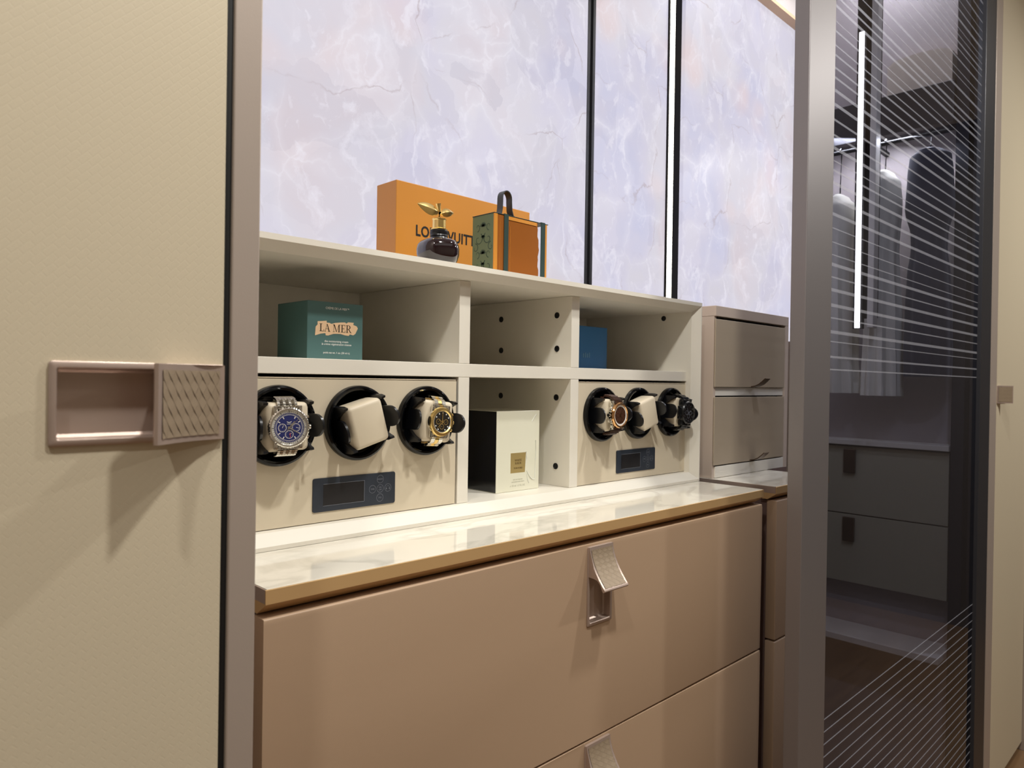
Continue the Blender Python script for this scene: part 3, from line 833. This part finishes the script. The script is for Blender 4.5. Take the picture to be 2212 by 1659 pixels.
        for s in (1, -1):
            a, b = band(R, .0205, .0180, 3, .0034, s, sub=1)
            lpart('bracelet', a, M['steel'], t); lpart('center_link', b, M['gold'], t)
    elif kind == 'rose':
        R = .0225
        bm = B(); lathe(bm, case_prof(R, .0130), 48); lugs(bm, R, .0220, .0025, .0125)
        tube(bm, [(-R*.96, .006, 0), (-R*1.10, .006, 0)], .0028, 12)
        for q in (.0095, -.0095): tube(bm, [(-R*.86, .006, q), (-R*1.04, .006, q*1.15)], .0022, 10)
        lpart('case', bm, M['steel'], t, True)
        bm = B(); lathe(bm, [(R*1.0, .0020), (R*1.01, -.0006), (R*.95, -.0028), (R*.84, -.0034), (R*.80, -.0016)], 64, cap=False); lpart('bezel', bm, M['rose_gold'], t, True)
        bm = B(); annulus(bm, 0, 0, R*.82, R*.68, -.0013, 56); lpart('chapter_ring', bm, M['white_print'], t)
        bm = B(); disc(bm, 0, 0, R*.685, -.0010, 48); lpart('dial', bm, M['dial_brown'], t)
        bm = B()
        for k in range(12): bar(bm, PI*k/6, R*.50, R*.64, .0005, .0005, -.0014)
        for x, z in ((-.0066, .0), (.0066, .0), (0, -.0066)): annulus(bm, x, z, .0040, .0036, -.0014, 26)
        bar(bm, 2.4, -.002, .0090, .0007, .0003, -.0016); bar(bm, .5, -.002, .0120, .0006, .0003, -.0017); bar(bm, 2.9, -.004, .013, .0002, .0002, -.0018)
        lpart('hand', bm, M['rose_gold'], t)
        for s in (1, -1):
            a, b = band(R, .0220, .0195, 1, .0038, s, gap=.0)
            b.free(); lpart('strap', a, M['strap_brown'], t)
    else:
        R = .0225
        bm = B(); lathe(bm, case_prof(R, .0125), 12 if False else 40); lugs(bm, R, .0230, .0020, .0120)
        tube(bm, [(R*.96, .006, 0), (R*1.12, .006, 0)], .0030, 12)
        for q in (.0100, -.0100): box(bm, -R*1.08, -R*.86, .003, .0085, q-.0025, q+.0025, .0008)
        lpart('case', bm, M['rubber'], t, True)
        bm = B(); lathe(bm, [(R*1.0, .0020), (R*1.02, -.0010), (R*.94, -.0034), (R*.84, -.0040), (R*.80, -.0016)], 20, cap=False); lpart('bezel', bm, M['rubber'], t, True)
        bm = B()
        for k in range(6): a = PI*k/3+.26; lathe(bm, [(.0011, 0), (.0011, -.0006)], 8, Matrix.Translation((R*.90*math.cos(a), -.0036, R*.90*math.sin(a))))
        lpart('bezel_screw', bm, M['steel'], t)
        bm = B(); disc(bm, 0, 0, R*.82, -.0012, 48); lpart('dial', bm, M['dial_black'], t)
        bm = B()
        for x, z in ((-.0066, .0), (.0066, .0), (0, -.0066)): annulus(bm, x, z, .0044, .0037, -.0016, 26)
        for k in range(12): bar(bm, PI*k/6, R*.62, R*.76, .0005, .0005, -.0016)
        bar(bm, 1.2, -.002, .0090, .0007, .0003, -.0018); bar(bm, -.6, -.002, .0120, .0006, .0003, -.0019)
        lpart('hand', bm, M['icon'], t)
        for s in (1, -1):
            a, b = band(R, .0235, .0205, 3, .0042, s, gap=.05, sub=1)
            lpart('bracelet', a, M['rubber'], t); lpart('center_link', b, M['rubber'], t)
    push_back(t)
    return t
YW = .7715
watch('pilot', 'steel chronograph with navy dial and toothed bezel, leftmost watch', (.3990, YW-.001, CUPZ), -.02, -.22)
watch('gold', 'two-tone watch with polished gold bezel and black dial on gold-steel bracelet', (.6255, YW+.0015, CUPZ), .10)
watch('rose', 'rose-gold bezel watch with brown dial and white ring on brown strap', (1.0225, YW-.0025, CUPZ), .02)
watch('black', 'all-black chunky watch at the right end of the right-hand winder', (1.2440, YW-.0020, CUPZ), .06)

# ------------------------------------------------------------------ green cream box in the left cubby
ZM = .0243
t = thing('cream_box', 'sea-green skincare carton with peach brush stroke in the left cubby', 'box', (.50, .88, ZM))
bm = B(); box(bm, .4580, .5405, .8400, .9210, ZM, .0994, .0009, 2); part('carton', bm, M['green_box'], t)
Yf = .8399
bm = B()   # peach brush swash
sw = [(.4690, .0548), (.4698, .0662), (.4725, .0690), (.4724, .0732), (.4785, .0738), (.4855, .0747), (.4856, .0722), (.4895, .0722), (.4925, .0710), (.4985, .0727), (.5065, .0738), (.5130, .0742), (.5148, .0728), (.5175, .0747), (.5262, .0747), (.5254, .0718), (.5310, .0700), (.5326, .0672), (.5288, .0598), (.5255, .0578), (.5205, .0588), (.5185, .0566), (.5125, .0572), (.5060, .0586), (.4960, .0582), (.4880, .0556), (.4845, .0556), (.4838, .0585), (.4770, .0574)]
prism(bm, sw, .00012, Matrix.Translation((0, Yf, 0)))
bmesh.ops.triangulate(bm, faces=[f for f in bm.faces if len(f.verts) > 4])
part('brush_stroke', bm, M['peach'], t)
def serif(bm, ch, x, z, s, y):
    R_ = {'L': [(.12, .03, .27, .97), (0, .94, .40, 1), (0, 0, .64, .06), (.59, .0, .64, .28)],
          'A': [(0, 0, .24, .05), (.52, 0, .88, .05), (.20, .32, .60, .37)],
          'M': [(.11, .03, .16, .97), (0, 0, .28, .05), (0, .95, .24, 1), (.84, .03, .99, .97), (.73, 0, 1.10, .05), (.86, .95, 1.10, 1)],
          'E': [(.11, .03, .26, .97), (0, .94, .64, 1), (0, 0, .66, .06), (.26, .48, .48, .53), (.59, .76, .64, 1), (.44, .38, .48, .63), (.61, 0, .66, .28)],
          'R': [(.11, .03, .26, .97), (0, 0, .38, .05), (0, .95, .40, 1), (.24, .47, .42, .52), (.62, 0, .90, .05)]}[ch]
    Q = {'A': [[(.08, .03), (.14, .03), (.43, .98), (.38, .98)], [(.36, 1.0), (.46, 1.0), (.80, .03), (.63, .03)]],
         'M': [[(.10, 1), (.27, 1), (.57, .10), (.51, 0)], [(.51, 0), (.56, 0), (.91, 1), (.86, 1)]],
         'R': [[(.34, .50), (.48, .50), (.80, .03), (.64, .03)]]}.get(ch, [])
    for x0, z0, x1, z1 in R_: Q = Q+[[(x0, z0), (x1, z0), (x1, z1), (x0, z1)]]
    if ch == 'R':
        n = 14
        for k in range(n):
            a, b = -PI/2+PI*k/n, -PI/2+PI*(k+1)/n
            po = lambda g, rx, rz: (.38+rx*math.cos(g), .735+rz*math.sin(g))
            Q = Q+[[po(a, .32, .265), po(b, .32, .265), po(b, .17, .215), po(a, .17, .215)]]
    for q in Q: bm.faces.new([bm.verts.new((x+u*s, y, z+v*s)) for u, v in q])
bm = B()
for ch, x in (('L', .4752), ('A', .4822), ('M', .4947), ('E', .5066), ('R', .5142)): serif(bm, ch, x, .0606, .0100, Yf-.0002)
part('lettering', bm, M['dark_print'], t)
for a in (('CRÈME DE LA MER™', .0042, (.5016, Yf, .0900), 0, 0, 'CENTER', 0, .92), ('the moisturizing cream', .0038, (.5006, Yf, .0470)),
          ('la crème régénération intense', .0038, (.5007, Yf, .0432), 0, .25, 'CENTER', 0, .96), ('poids net wt. 1 oz. (30 ml ℮)', .0034, (.5009, Yf, .0322))):
    bm = B(); text(bm, *a); part('lettering', bm, M['white_print'], t)
push_back(t)

# ------------------------------------------------------------------ blue carton in the right cubby
t = thing('blue_box', 'small plain blue carton at the back of the right cubby', 'box', (1.11, .98, ZM))
bm = B(); box(bm, 1.064, 1.1640, .9100, 1.000, ZM, .1100, .0009); part('carton', bm, M['blue_box'], t)
bm = B()
for k in range(4): box(bm, 1.088+.006*k, 1.091+.006*k, .9095, .9098, .048, .056+.002*(k % 2))
part('printed_motif', bm, M['blue_pale'], t)
push_back(t)

# ------------------------------------------------------------------ ivory carton in the middle cubby
ZFB = ZF/K+.0001
t = thing('perfume_carton', 'ivory cellophane-wrapped carton with gold label in the middle cubby', 'box', (.845, .90, ZFB))
bm = B(); box(bm, .7960, .8960, .8430, .9430, ZFB+.0001, -.0494, .0007); part('carton', bm, M['white_card'], t)
bm = B(); box(bm, .7954, .7959, .8438, .9425, ZFB+.0010, -.0502); part('side_face', bm, M['black_card'], t, label='glossy black side of the carton')
bm = B(); prism(bm, [(.8283, -.1519), (.8618, -.1519), (.8638, -.1190), (.8283, -.1190)], .0002, Matrix.Translation((0, .8430, 0))); lab = part('gold_label', bm, M['gold_label'], t)
bm = B()
text(bm, 'WHITE', .0052, (.8455, .8426, -.1330)); text(bm, 'SUEDE', .0052, (.8455, .8426, -.1378)); text(bm, 'TOM FORD', .0040, (.8455, .8426, -.1455))
part('lettering', bm, M['label_print'], lab)
bm = B()
text(bm, 'EAU DE PARFUM', .0030, (.8455, .8429, -.1640)); text(bm, 'VAPORISATEUR SPRAY', .0030, (.8455, .8429, -.1678)); text(bm, '℮ 50 ml  1.7 FL.OZ.', .0044, (.8455, .8429, -.1745))
part('lettering', bm, M['pale_print'], t)
bm = B()   # wrinkles of the cellophane
tube(bm, [(.866, .8427, -.150), (.873, .8424, -.160), (.880, .8424, -.1655), (.885, .8427, -.1655)], .0006, 6)
tube(bm, [(.8855, .8427, -.164), (.886, .8424, -.145), (.8875, .8424, -.120), (.8868, .8427, -.100)], .0005, 6)
tube(bm, [(.8640, .8427, -.118), (.8655, .8424, -.130), (.8635, .8427, -.142)], .0005, 6)
tube(bm, [(.8660, .8427, -.155), (.8690, .8425, -.166), (.8720, .8427, -.171)], .0006, 6)
tube(bm, [(.8770, .8427, -.068), (.8830, .8424, -.060), (.8880, .8427, -.056)], .0005, 6)
part('cellophane_crease', bm, mat('cellophane', (240, 240, 232), .08, 0, coat=1), t, True)
push_back(t)

# ------------------------------------------------------------------ orange gift box on the top board
t = thing('gift_box', 'flat orange box with black capital letters standing against the onyx', 'box', (.85, 1.01, ZT))
bm = B(); box(bm, .6912, 1.0050, .9800, 1.0370, ZT+.0003, .3278, .0012, 2); part('carton', bm, M['orange_box'], t)
bm = B(); text(bm, 'LOUIS VUITTON', .0255, (.7306, .9797, .2420), align='LEFT', offset=.0006, sx=.86, space=1.06)
part('lettering', bm, M['black_print'], t)

# ------------------------------------------------------------------ apple-shaped perfume bottle
t = thing('perfume_bottle', 'black apple-shaped perfume bottle with gold leaf stopper on the top board', 'bottle', (.6735, .845, ZT))
Tz = Matrix.Rotation(PI/2, 4, 'X')     # lathe axis y -> up
def up(bm, prof, n=48, mod=None, cap=True, off=(0, 0, 0)):
    # profile given as (r, height)
    lathe(bm, [(r*.78, -h) for r, h in prof], n, Matrix.Translation(off) @ Matrix.Rotation(-PI/2, 4, 'X'), mod, cap)
bm = B()
pf = [(.0001, .0004), (.024, .0004), (.030, .0020), (.0365, .0080), (.0405, .0165), (.0412, .0240), (.0396, .0310), (.0350, .0362), (.0285, .0390), (.0220, .0396), (.0150, .0384)]
up(bm, pf, 72, mod=lambda a, k: 1+.035*math.cos(5*a+.6)*(1 if 2 < k < 9 else .3))
lpart('bottle_body', bm, M['plum_glass'], t, True)
bm = B(); up(bm, [(.0172, 0.0384), (.0178, 0.0408), (.0165, 0.0428), (.0176, 0.0443), (.0168, 0.0463), (.0178, 0.0483), (.0172, 0.0528), (.0155, 0.0538)], 40); lpart('collar', bm, M['black_satin'], t, True)
bm = B(); up(bm, [(.0155, 0.0540), (.0160, 0.0550), (.0128, 0.0563), (.0126, 0.0678), (.0135, 0.0688), (.0135, 0.0703), (.0100, 0.0710)], 40); lpart('stopper', bm, M['gold'], t, True)
bm = B(); tube(bm, [(0, 0, .0700), (.0005, 0, .0808), (-.0012, 0, .0878), (-.0022, 0, .0928)], [.0030, .0026, .0030, .0042], 14); lpart('stem', bm, M['gold'], t, True)
def leaf(bm, L_, W_, base, ang, tilt):
    n = 14; rows = []
    for i in range(n+1):
        u = i/n; wd = W_*(math.sin(PI*min(1, u**.85))**.8)*.5+.0001; c = .0035*math.sin(PI*u)
        pr = [(-1, 0), (-.6, .0018), (0, .0036), (.6, .0018), (1, 0), (.6, -.0016), (0, -.0012), (-.6, -.0016)]
        rows.append([bm.verts.new((u*L_, -q*min(1, wd/W_*2.2)-.15*c, c*.3+p*wd)) for p, q in pr])
    for a, b in zip(rows, rows[1:]):
        for k in range(8): bm.faces.new((a[k], a[(k+1) % 8], b[(k+1) % 8], b[k]))
    bm.faces.new(rows[0]); bm.faces.new(list(reversed(rows[-1])))
    T = Matrix.Translation(base) @ Matrix.Rotation(ang, 4, 'Y') @ Matrix.Rotation(tilt, 4, 'X')
    bmesh.ops.transform(bm, matrix=T, verts=[v for r in rows for v in r])
bm = B(); leaf(bm, .0410, .0175, (-.0010, -.001, .0795), PI+.16, .15); lpart('leaf', bm, M['gold'], t, True)
bm = B(); leaf(bm, .0265, .0130, (.0012, -.001, .0780), -.22, -.15); lpart('leaf', bm, M['gold'], t, True)

# ------------------------------------------------------------------ green and amber gift case with leather loop
t = thing('gift_case', 'green damask case with amber window, dark ribbons and leather loop on top board', 'box', (.86, .885, ZT))
gx0, gx1, gy0, gy1, gz1 = .7995, .9280, .8600, .9130, .2745
zb_ = ZT+.0004
bm = B(); box(bm, gx0, .9025, gy0+.0022, gy1, zb_, gz1-.0012, .0004); part('case_body', bm, M['damask'], t)
bm = B(); box(bm, gx0-.0006, gx1+.0006, gy0-.0004, gy1+.0006, gz1-.0011, gz1, .0003); part('lid', bm, M['dark_teal'], t)
for x0, x1 in ((gx0+.0003, gx0+.0075), (gx1-.0065, gx1-.0025)):
    bm = B(); box(bm, x0, x1, gy0, gy0+.0021, zb_, gz1-.0014); part('card_strip', bm, M['amber_flat'], t)
bm = B()   # film whose right edge is torn in a soft wave
wp = [(gx0+.0077, zb_)]+[(.9048+.0012*math.sin(k*.75)+.0008*math.sin(k*2.1)-(.0028 if k > 13 else 0)*(k-13)/5, zb_+(gz1-.0016-zb_)*k/18) for k in range(19)]+[(gx0+.0077, gz1-.0016)]
prism(bm, wp, .0012, Matrix.Translation((0, gy0+.0019, 0)))
bmesh.ops.triangulate(bm, faces=[f for f in bm.faces if len(f.verts) > 4])
part('amber_window', bm, M['amber'], t)
for x0, x1 in ((.8215, .8312), (.9095, .9200)):
    bm = B(); box(bm, x0, x1, gy0-.0010, gy0-.0001, zb_, gz1+.0004); box(bm, x0, x1, gy0-.0010, gy1+.001, gz1+.0001, gz1+.0010)
    part('ribbon', bm, M['ribbon'], t)
bm = B()   # window fold lines
box(bm, .8125, .8128, gy0-.0002, gy0+.0002, zb_, gz1-.003); box(bm, .8360, .8364, gy0-.0002, gy0+.0002, zb_, gz1-.018); box(bm, .8315, .9000, gy0-.0002, gy0+.0003, gz1-.0075, gz1-.0018)
part('window_fold', bm, M['amber_flat'], t)
bm = B()   # leather loop: a strap bent into a tall arch
cx, wy0, wy1 = .8420, .874, .887
ar = [(-.016, 0), (-.0125, .004), (-.0108, .012), (-.0104, .026)]+[(-.0104*math.cos(PI*k/10), .030+.0125*math.sin(PI*k/10)) for k in range(11)]+[(.0104, .026), (.0115, .012), (.0150, .003), (.021, .0)]
th = .0016
for k in range(len(ar)-1):
    pass
Vo = []
for i, (u, v) in enumerate(ar):
    a = ar[max(i-1, 0)]; b = ar[min(i+1, len(ar)-1)]
    d = Vector((b[0]-a[0], b[1]-a[1])).normalized(); nx, nz = -d.y*th/2, d.x*th/2
    x, z = cx+u, gz1+.0022+v
    Vo.append([bm.verts.new((x+nx, wy0, z+nz)), bm.verts.new((x+nx, wy1, z+nz)), bm.verts.new((x-nx, wy1, z-nz)), bm.verts.new((x-nx, wy0, z-nz))])
for a, b in zip(Vo, Vo[1:]):
    for k in range(4): bm.faces.new((a[k], a[(k+1) % 4], b[(k+1) % 4], b[k]))
bm.faces.new(Vo[0]); bm.faces.new(list(reversed(Vo[-1])))
part('leather_loop', bm, M['strap_grey'], t, True)
bm = B()   # damask print on the left end: scrolls and leaf sprays
xf = gx0-.0002
def scroll(cy, cz, r, a0, turns, sgn=1, w_=.0009):
    n = 26; pts = []
    for i in range(n+1):
        u = i/n; a = a0+sgn*turns*2*PI*u; rr = r*(1-.8*u); pts.append((cy+rr*math.cos(a), cz+rr*math.sin(a), w_*(1-.5*u)))
    prev = None
    for i, (y, z, ww) in enumerate(pts):
        b = pts[min(i+1, n)]; a = pts[max(i-1, 0)]
        d = Vector((b[0]-a[0], b[1]-a[1])).normalized(); q = (bm.verts.new((xf, y-d.y*ww, z+d.x*ww)), bm.verts.new((xf, y+d.y*ww, z-d.x*ww)))
        if prev: bm.faces.new((prev[0], q[0], q[1], prev[1]))
        prev = q
def petal(cy, cz, L_, W_, a):
    n = 8; d = Vector((math.cos(a), math.sin(a))); s = Vector((-d.y, d.x)); o = Vector((cy, cz)); pts = []
    for i in range(n+1): u = i/n; pts.append(o+d*L_*u+s*W_*math.sin(PI*u))
    for i in range(n-1, 0, -1): u = i/n; pts.append(o+d*L_*u-s*W_*math.sin(PI*u))
    bm.faces.new([bm.verts.new((xf, p.x, p.y)) for p in pts])
yc = (gy0+gy1)/2
for zc_ in (.250, .205):
    for s in (1, -1):
        scroll(yc+s*.0115, zc_-.016, .011, PI/2+s*.6, .95, s); scroll(yc+s*.014, zc_+.004, .007, -PI/2, .8, -s, .0007); scroll(yc+s*.019, zc_-.030, .008, PI/2, .9, s, .0008)
    for k in range(7): petal(yc, zc_+.004, .0085, .0015, PI/2+(k-3)*.42)
    for k in range(5): petal(yc, zc_-.010, .0065, .0013, -PI/2+(k-2)*.5)
bmesh.ops.delete(bm, geom=[v for v in bm.verts if v.co.y < gy0+.003 or v.co.y > gy1-.0005 or v.co.z < zb_+.001 or v.co.z > gz1-.002], context='VERTS')
o = part('damask_print', bm, M['damask_dark'], t)

# ------------------------------------------------------------------ sliding smoked-glass door
YG = .530
t = thing('sliding_glass_door', 'smoked sliding glass door with pale frame and fine stripes at the right', 'door', (1.86, YG, FZ))
bm = B(); box(bm, 1.2235, 1.3330, YG, YG+.027, -1.285, 1.43, .0012); part('stile', bm, M['frame_metal'], t)
bm = B(); box(bm, 2.3955, 2.5070, YG, YG+.027, -1.285, 1.43, .0012); part('stile', bm, M['dark_frame'], t, label='dark grey far stile')
bm = B(); box(bm, 1.3335, 2.3950, YG, YG+.027, 1.36, 1.43); part('rail', bm, M['frame_metal'], t)
bm = B(); box(bm, 1.3335, 2.3950, YG, YG+.027, -1.285, -1.20); part('rail', bm, M['frame_metal'], t)
bm = B(); box(bm, 1.3332, 2.3952, YG+.010, YG+.015, -1.1995, 1.3595); part('glass_pane', bm, M['glass'], t)
bm = B(); z = .03
rnd = random.Random(3)
zs_ = []
while z < 1.34:
    zs_.append((z, rnd.choice((.0010, .0014, .0020, .0030)))); z += rnd.choice((.018, .0235, .026, .0285))
z = -.62
while z > -1.19:
    zs_.append((z, .0007)); z -= .0235
for z, h_ in zs_:
    box(bm, 1.3335, 2.3950, YG+.0092, YG+.0099, z-h_, z+h_)
o = part('glass_stripe', bm, M['stripe'], t); o['kind'] = 'stuff'

# ------------------------------------------------------------------ right tall wardrobe beyond the sliding door
t = thing('tall_wardrobe', 'far cream wardrobe at the right edge with small flap handle', 'wardrobe', (2.9, .85, FZ))
hx, hz = 2.7270, -.0198
bm = B(); slab_hole(bm, 2.6680, 3.13, YD, YD+.020, -1.268, 1.40, hx-.0535, hx+.0535, hz-.0245, hz+.0245, .0012); part('door', bm, M['cream_door'], t)
bm = B(); box(bm, 2.5900, 2.6655, YD, 1.195, FZ, 1.44, .001); part('side_panel', bm, M['taupe_metal'], t)
bm = B(); box(bm, 2.6660, 3.13, YD+.022, 1.195, -1.265, 1.43); part('carcass', bm, M['groove'], t)
bm = B(); box(bm, 2.6660, 3.13, YD+.03, YD+.05, FZ, -1.2685); part('plinth', bm, M['pull'], t)
handle(t, 'door_handle', hx, YD-.0002, hz, -PI/2)
bm = B(); box(bm, 3.134, 3.17, .525, 1.195, FZ, 1.44, .001); single('end_post', bm, M['taupe_metal'], 'slim taupe end post past the far cream wardrobe', 'post', base=(3.15, .86, FZ))

# ------------------------------------------------------------------ closet end behind the glass
XE = 2.45
bm = B(); box(bm, XE, 2.585, .600, 1.095, FZ, 1.44); struct('wall_closet', bm, M['closet_panel'])
bm = B(); box(bm, 2.38, 2.582, .566, .5985, FZ, 1.44); single('closet_post', bm, M['navy_post'], 'dark upright post just behind the far stile of the glass door', 'post', base=(2.48, .58, FZ))
t = thing('low_chest', 'olive two-drawer chest with white ledge seen through the smoked glass', 'drawers', (2.42, .85, -.65))
bm = B(); box(bm, 2.4030, 2.4490, .6010, 1.00, -.6300, -.1900); part('carcass', bm, M['carcass'], t)
for zt, zb in ((-.1930, -.4070), (-.4110, -.6270)):
    bm = B(); box(bm, 2.3900, 2.4025, .6040, 1.00, zb, zt, .001); part('drawer_front', bm, M['olive_front'], t)
    bm = B(); box(bm, 2.3780, 2.3898, .865, .900, zt-.085, zt-.008, .002); part('drawer_handle', bm, M['pull'], t)
bm = B(); box(bm, 2.3700, 2.4490, .6000, 1.00, -.1870, -.1700, .002); part('ledge', bm, M['shelf'], t, label='white ledge with an olive edge')
bm = B(); box(bm, 2.30, 2.4490, .6000, 1.00, -.7900, -.7700, .002); single('low_shelf', bm, M['shelf'], 'low pale shelf under the olive drawers behind the glass', 'shelf', base=(2.4, .85, -.79))
bm = B(); box(bm, 2.36, 2.4490, .6000, .98, .770, .890, .002); single('upper_shelf', bm, M['dark_frame'], 'thick dark shelf high on the closet end wall behind the glass', 'shelf', base=(2.4, .85, .77))
bm = B()
pts = [(.612, .8905), (.612, .985)]+[(.612+.10*(1-math.cos(PI/2*k/8)), .985+.020*math.sin(PI/2*k/8)) for k in range(1, 9)]+[(.77, 1.000), (.79, .985), (.79, .8905)]
va = [bm.verts.new((2.385, y, z)) for y, z in pts]; vb = [bm.verts.new((2.445, y, z)) for y, z in pts]
bm.faces.new(va); bm.faces.new(list(reversed(vb)))
for i in range(len(pts)): bm.faces.new((va[i], vb[i], vb[(i+1) % len(pts)], va[(i+1) % len(pts)]))
single('hat_box', bm, M['hat_box'], 'beige round-topped hat box on the thick dark shelf behind glass', 'box', base=(2.41, .70, .8905))
t = thing('led_reflection', 'slim glowing bar with pale fin standing in for LED reflections in the glass', 'light', (2.22, .80, CZ))  # LED reflections in the glass, built as a glowing bar and fin
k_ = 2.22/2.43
bm = B(); box(bm, 2.224, 2.242, .870*k_, .899*k_, .186*k_, CZ-.0005); part('bar_backing', bm, M['black_flat'], t)
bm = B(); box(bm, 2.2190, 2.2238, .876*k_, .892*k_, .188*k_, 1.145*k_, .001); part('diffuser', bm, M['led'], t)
bm = B(); box(bm, 2.205, 2.2395, .829*k_, .848*k_, .186*k_, CZ-.0005, .002); part('fin', bm, M['shelf'], t, label='pale fin standing in for a reflected bright strip')
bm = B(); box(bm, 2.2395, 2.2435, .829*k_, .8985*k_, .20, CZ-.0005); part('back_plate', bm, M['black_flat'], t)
bm = B(); tube(bm, [(2.33, .602, .735), (2.33, .99, .735)], .0065, 12); box(bm, 2.33, 2.4495, .80, .812, .729, .741); single('clothes_rail', bm, M['black_flat'], 'dark metal clothes rail holding the hanging garments', 'rail', base=(2.33, .85, .735))
def garment(name, label, yc, hz_top, hz_bot, prof, m, ph, cat='dress', fold=.08, nf=9):
    t = thing(name, label, cat, (2.33, yc, hz_bot))
    bm = B(); n = 72; rings = []
    P_ = []
    for (a, b) in zip(prof, prof[1:]):
        for k in range(4):
            u = k/4; u2 = u*u*(3-2*u); P_.append([a[0]+(b[0]-a[0])*u]+[a[q]+(b[q]-a[q])*u2 for q in (1, 2)])
    P_.append(list(prof[-1]))
    for z, wy, wx in P_:
        ring = []; d_ = min(1, max(0, (hz_top-.05-z)*2.5))
        for k in range(n):
            a = 2*PI*k/n; f = 1+fold*d_*math.sin(nf*a+ph+.9*math.sin(z*5+ph))+.3*fold*d_*math.sin(2*nf*a+z*6)
            ring.append(bm.verts.new((2.33+wx*math.cos(a)*f, yc+wy*math.sin(a)*f, z)))
        rings.append(ring)
    for a, b in zip(rings, rings[1:]):
        for k in range(n): bm.faces.new((a[k], a[(k+1) % n], b[(k+1) % n], b[k]))
    bm.faces.new(rings[0]); bm.faces.new(list(reversed(rings[-1])))
    part('cloth', bm, m, t, True)
    bm = B()
    zt = hz_top
    tube(bm, [(2.33, yc, zt-.005), (2.33, yc, zt+.012), (2.338, yc, .7445), (2.33, yc, .7470), (2.322, yc, .740)] if zt < .70 else [(2.33, yc, zt-.005), (2.339, yc, .735), (2.33, yc, .7470)], .0022, 8)
    part('hanger', bm, M['black_satin'], t, True)
    return t
garment('hanging_dress', 'navy sleeveless dress hanging nearest the far stile behind glass', .650, .690, .030,
        [(.690, .016, .03), (.684, .034, .045), (.668, .054, .05), (.62, .059, .055), (.52, .064, .06), (.44, .047, .052), (.40, .046, .052), (.32, .054, .06), (.20, .059, .06), (.10, .061, .065), (.030, .060, .065)], M['navy_cloth'], 0, fold=.04)
garment('hanging_blouse', 'pale pleated dress hanging between the LED reflection and the navy dress', .772, .650, -.028,
        [(.650, .012, .03), (.640, .024, .04), (.612, .042, .05), (.55, .046, .055), (.40, .038, .05), (.20, .045, .055), (.0, .052, .06), (-.028, .053, .062)], M['pale_cloth'], 1.2, fold=.13)
garment('hanging_blouse', 'pale sheer dress hanging behind the LED reflection at the left of the glass', .905, .600, -.022,
        [(.600, .012, .03), (.590, .026, .04), (.560, .050, .05), (.50, .055, .05), (.34, .046, .05), (.10, .058, .05), (-.022, .066, .05)], M['pale_cloth'], 2.6, fold=.13)
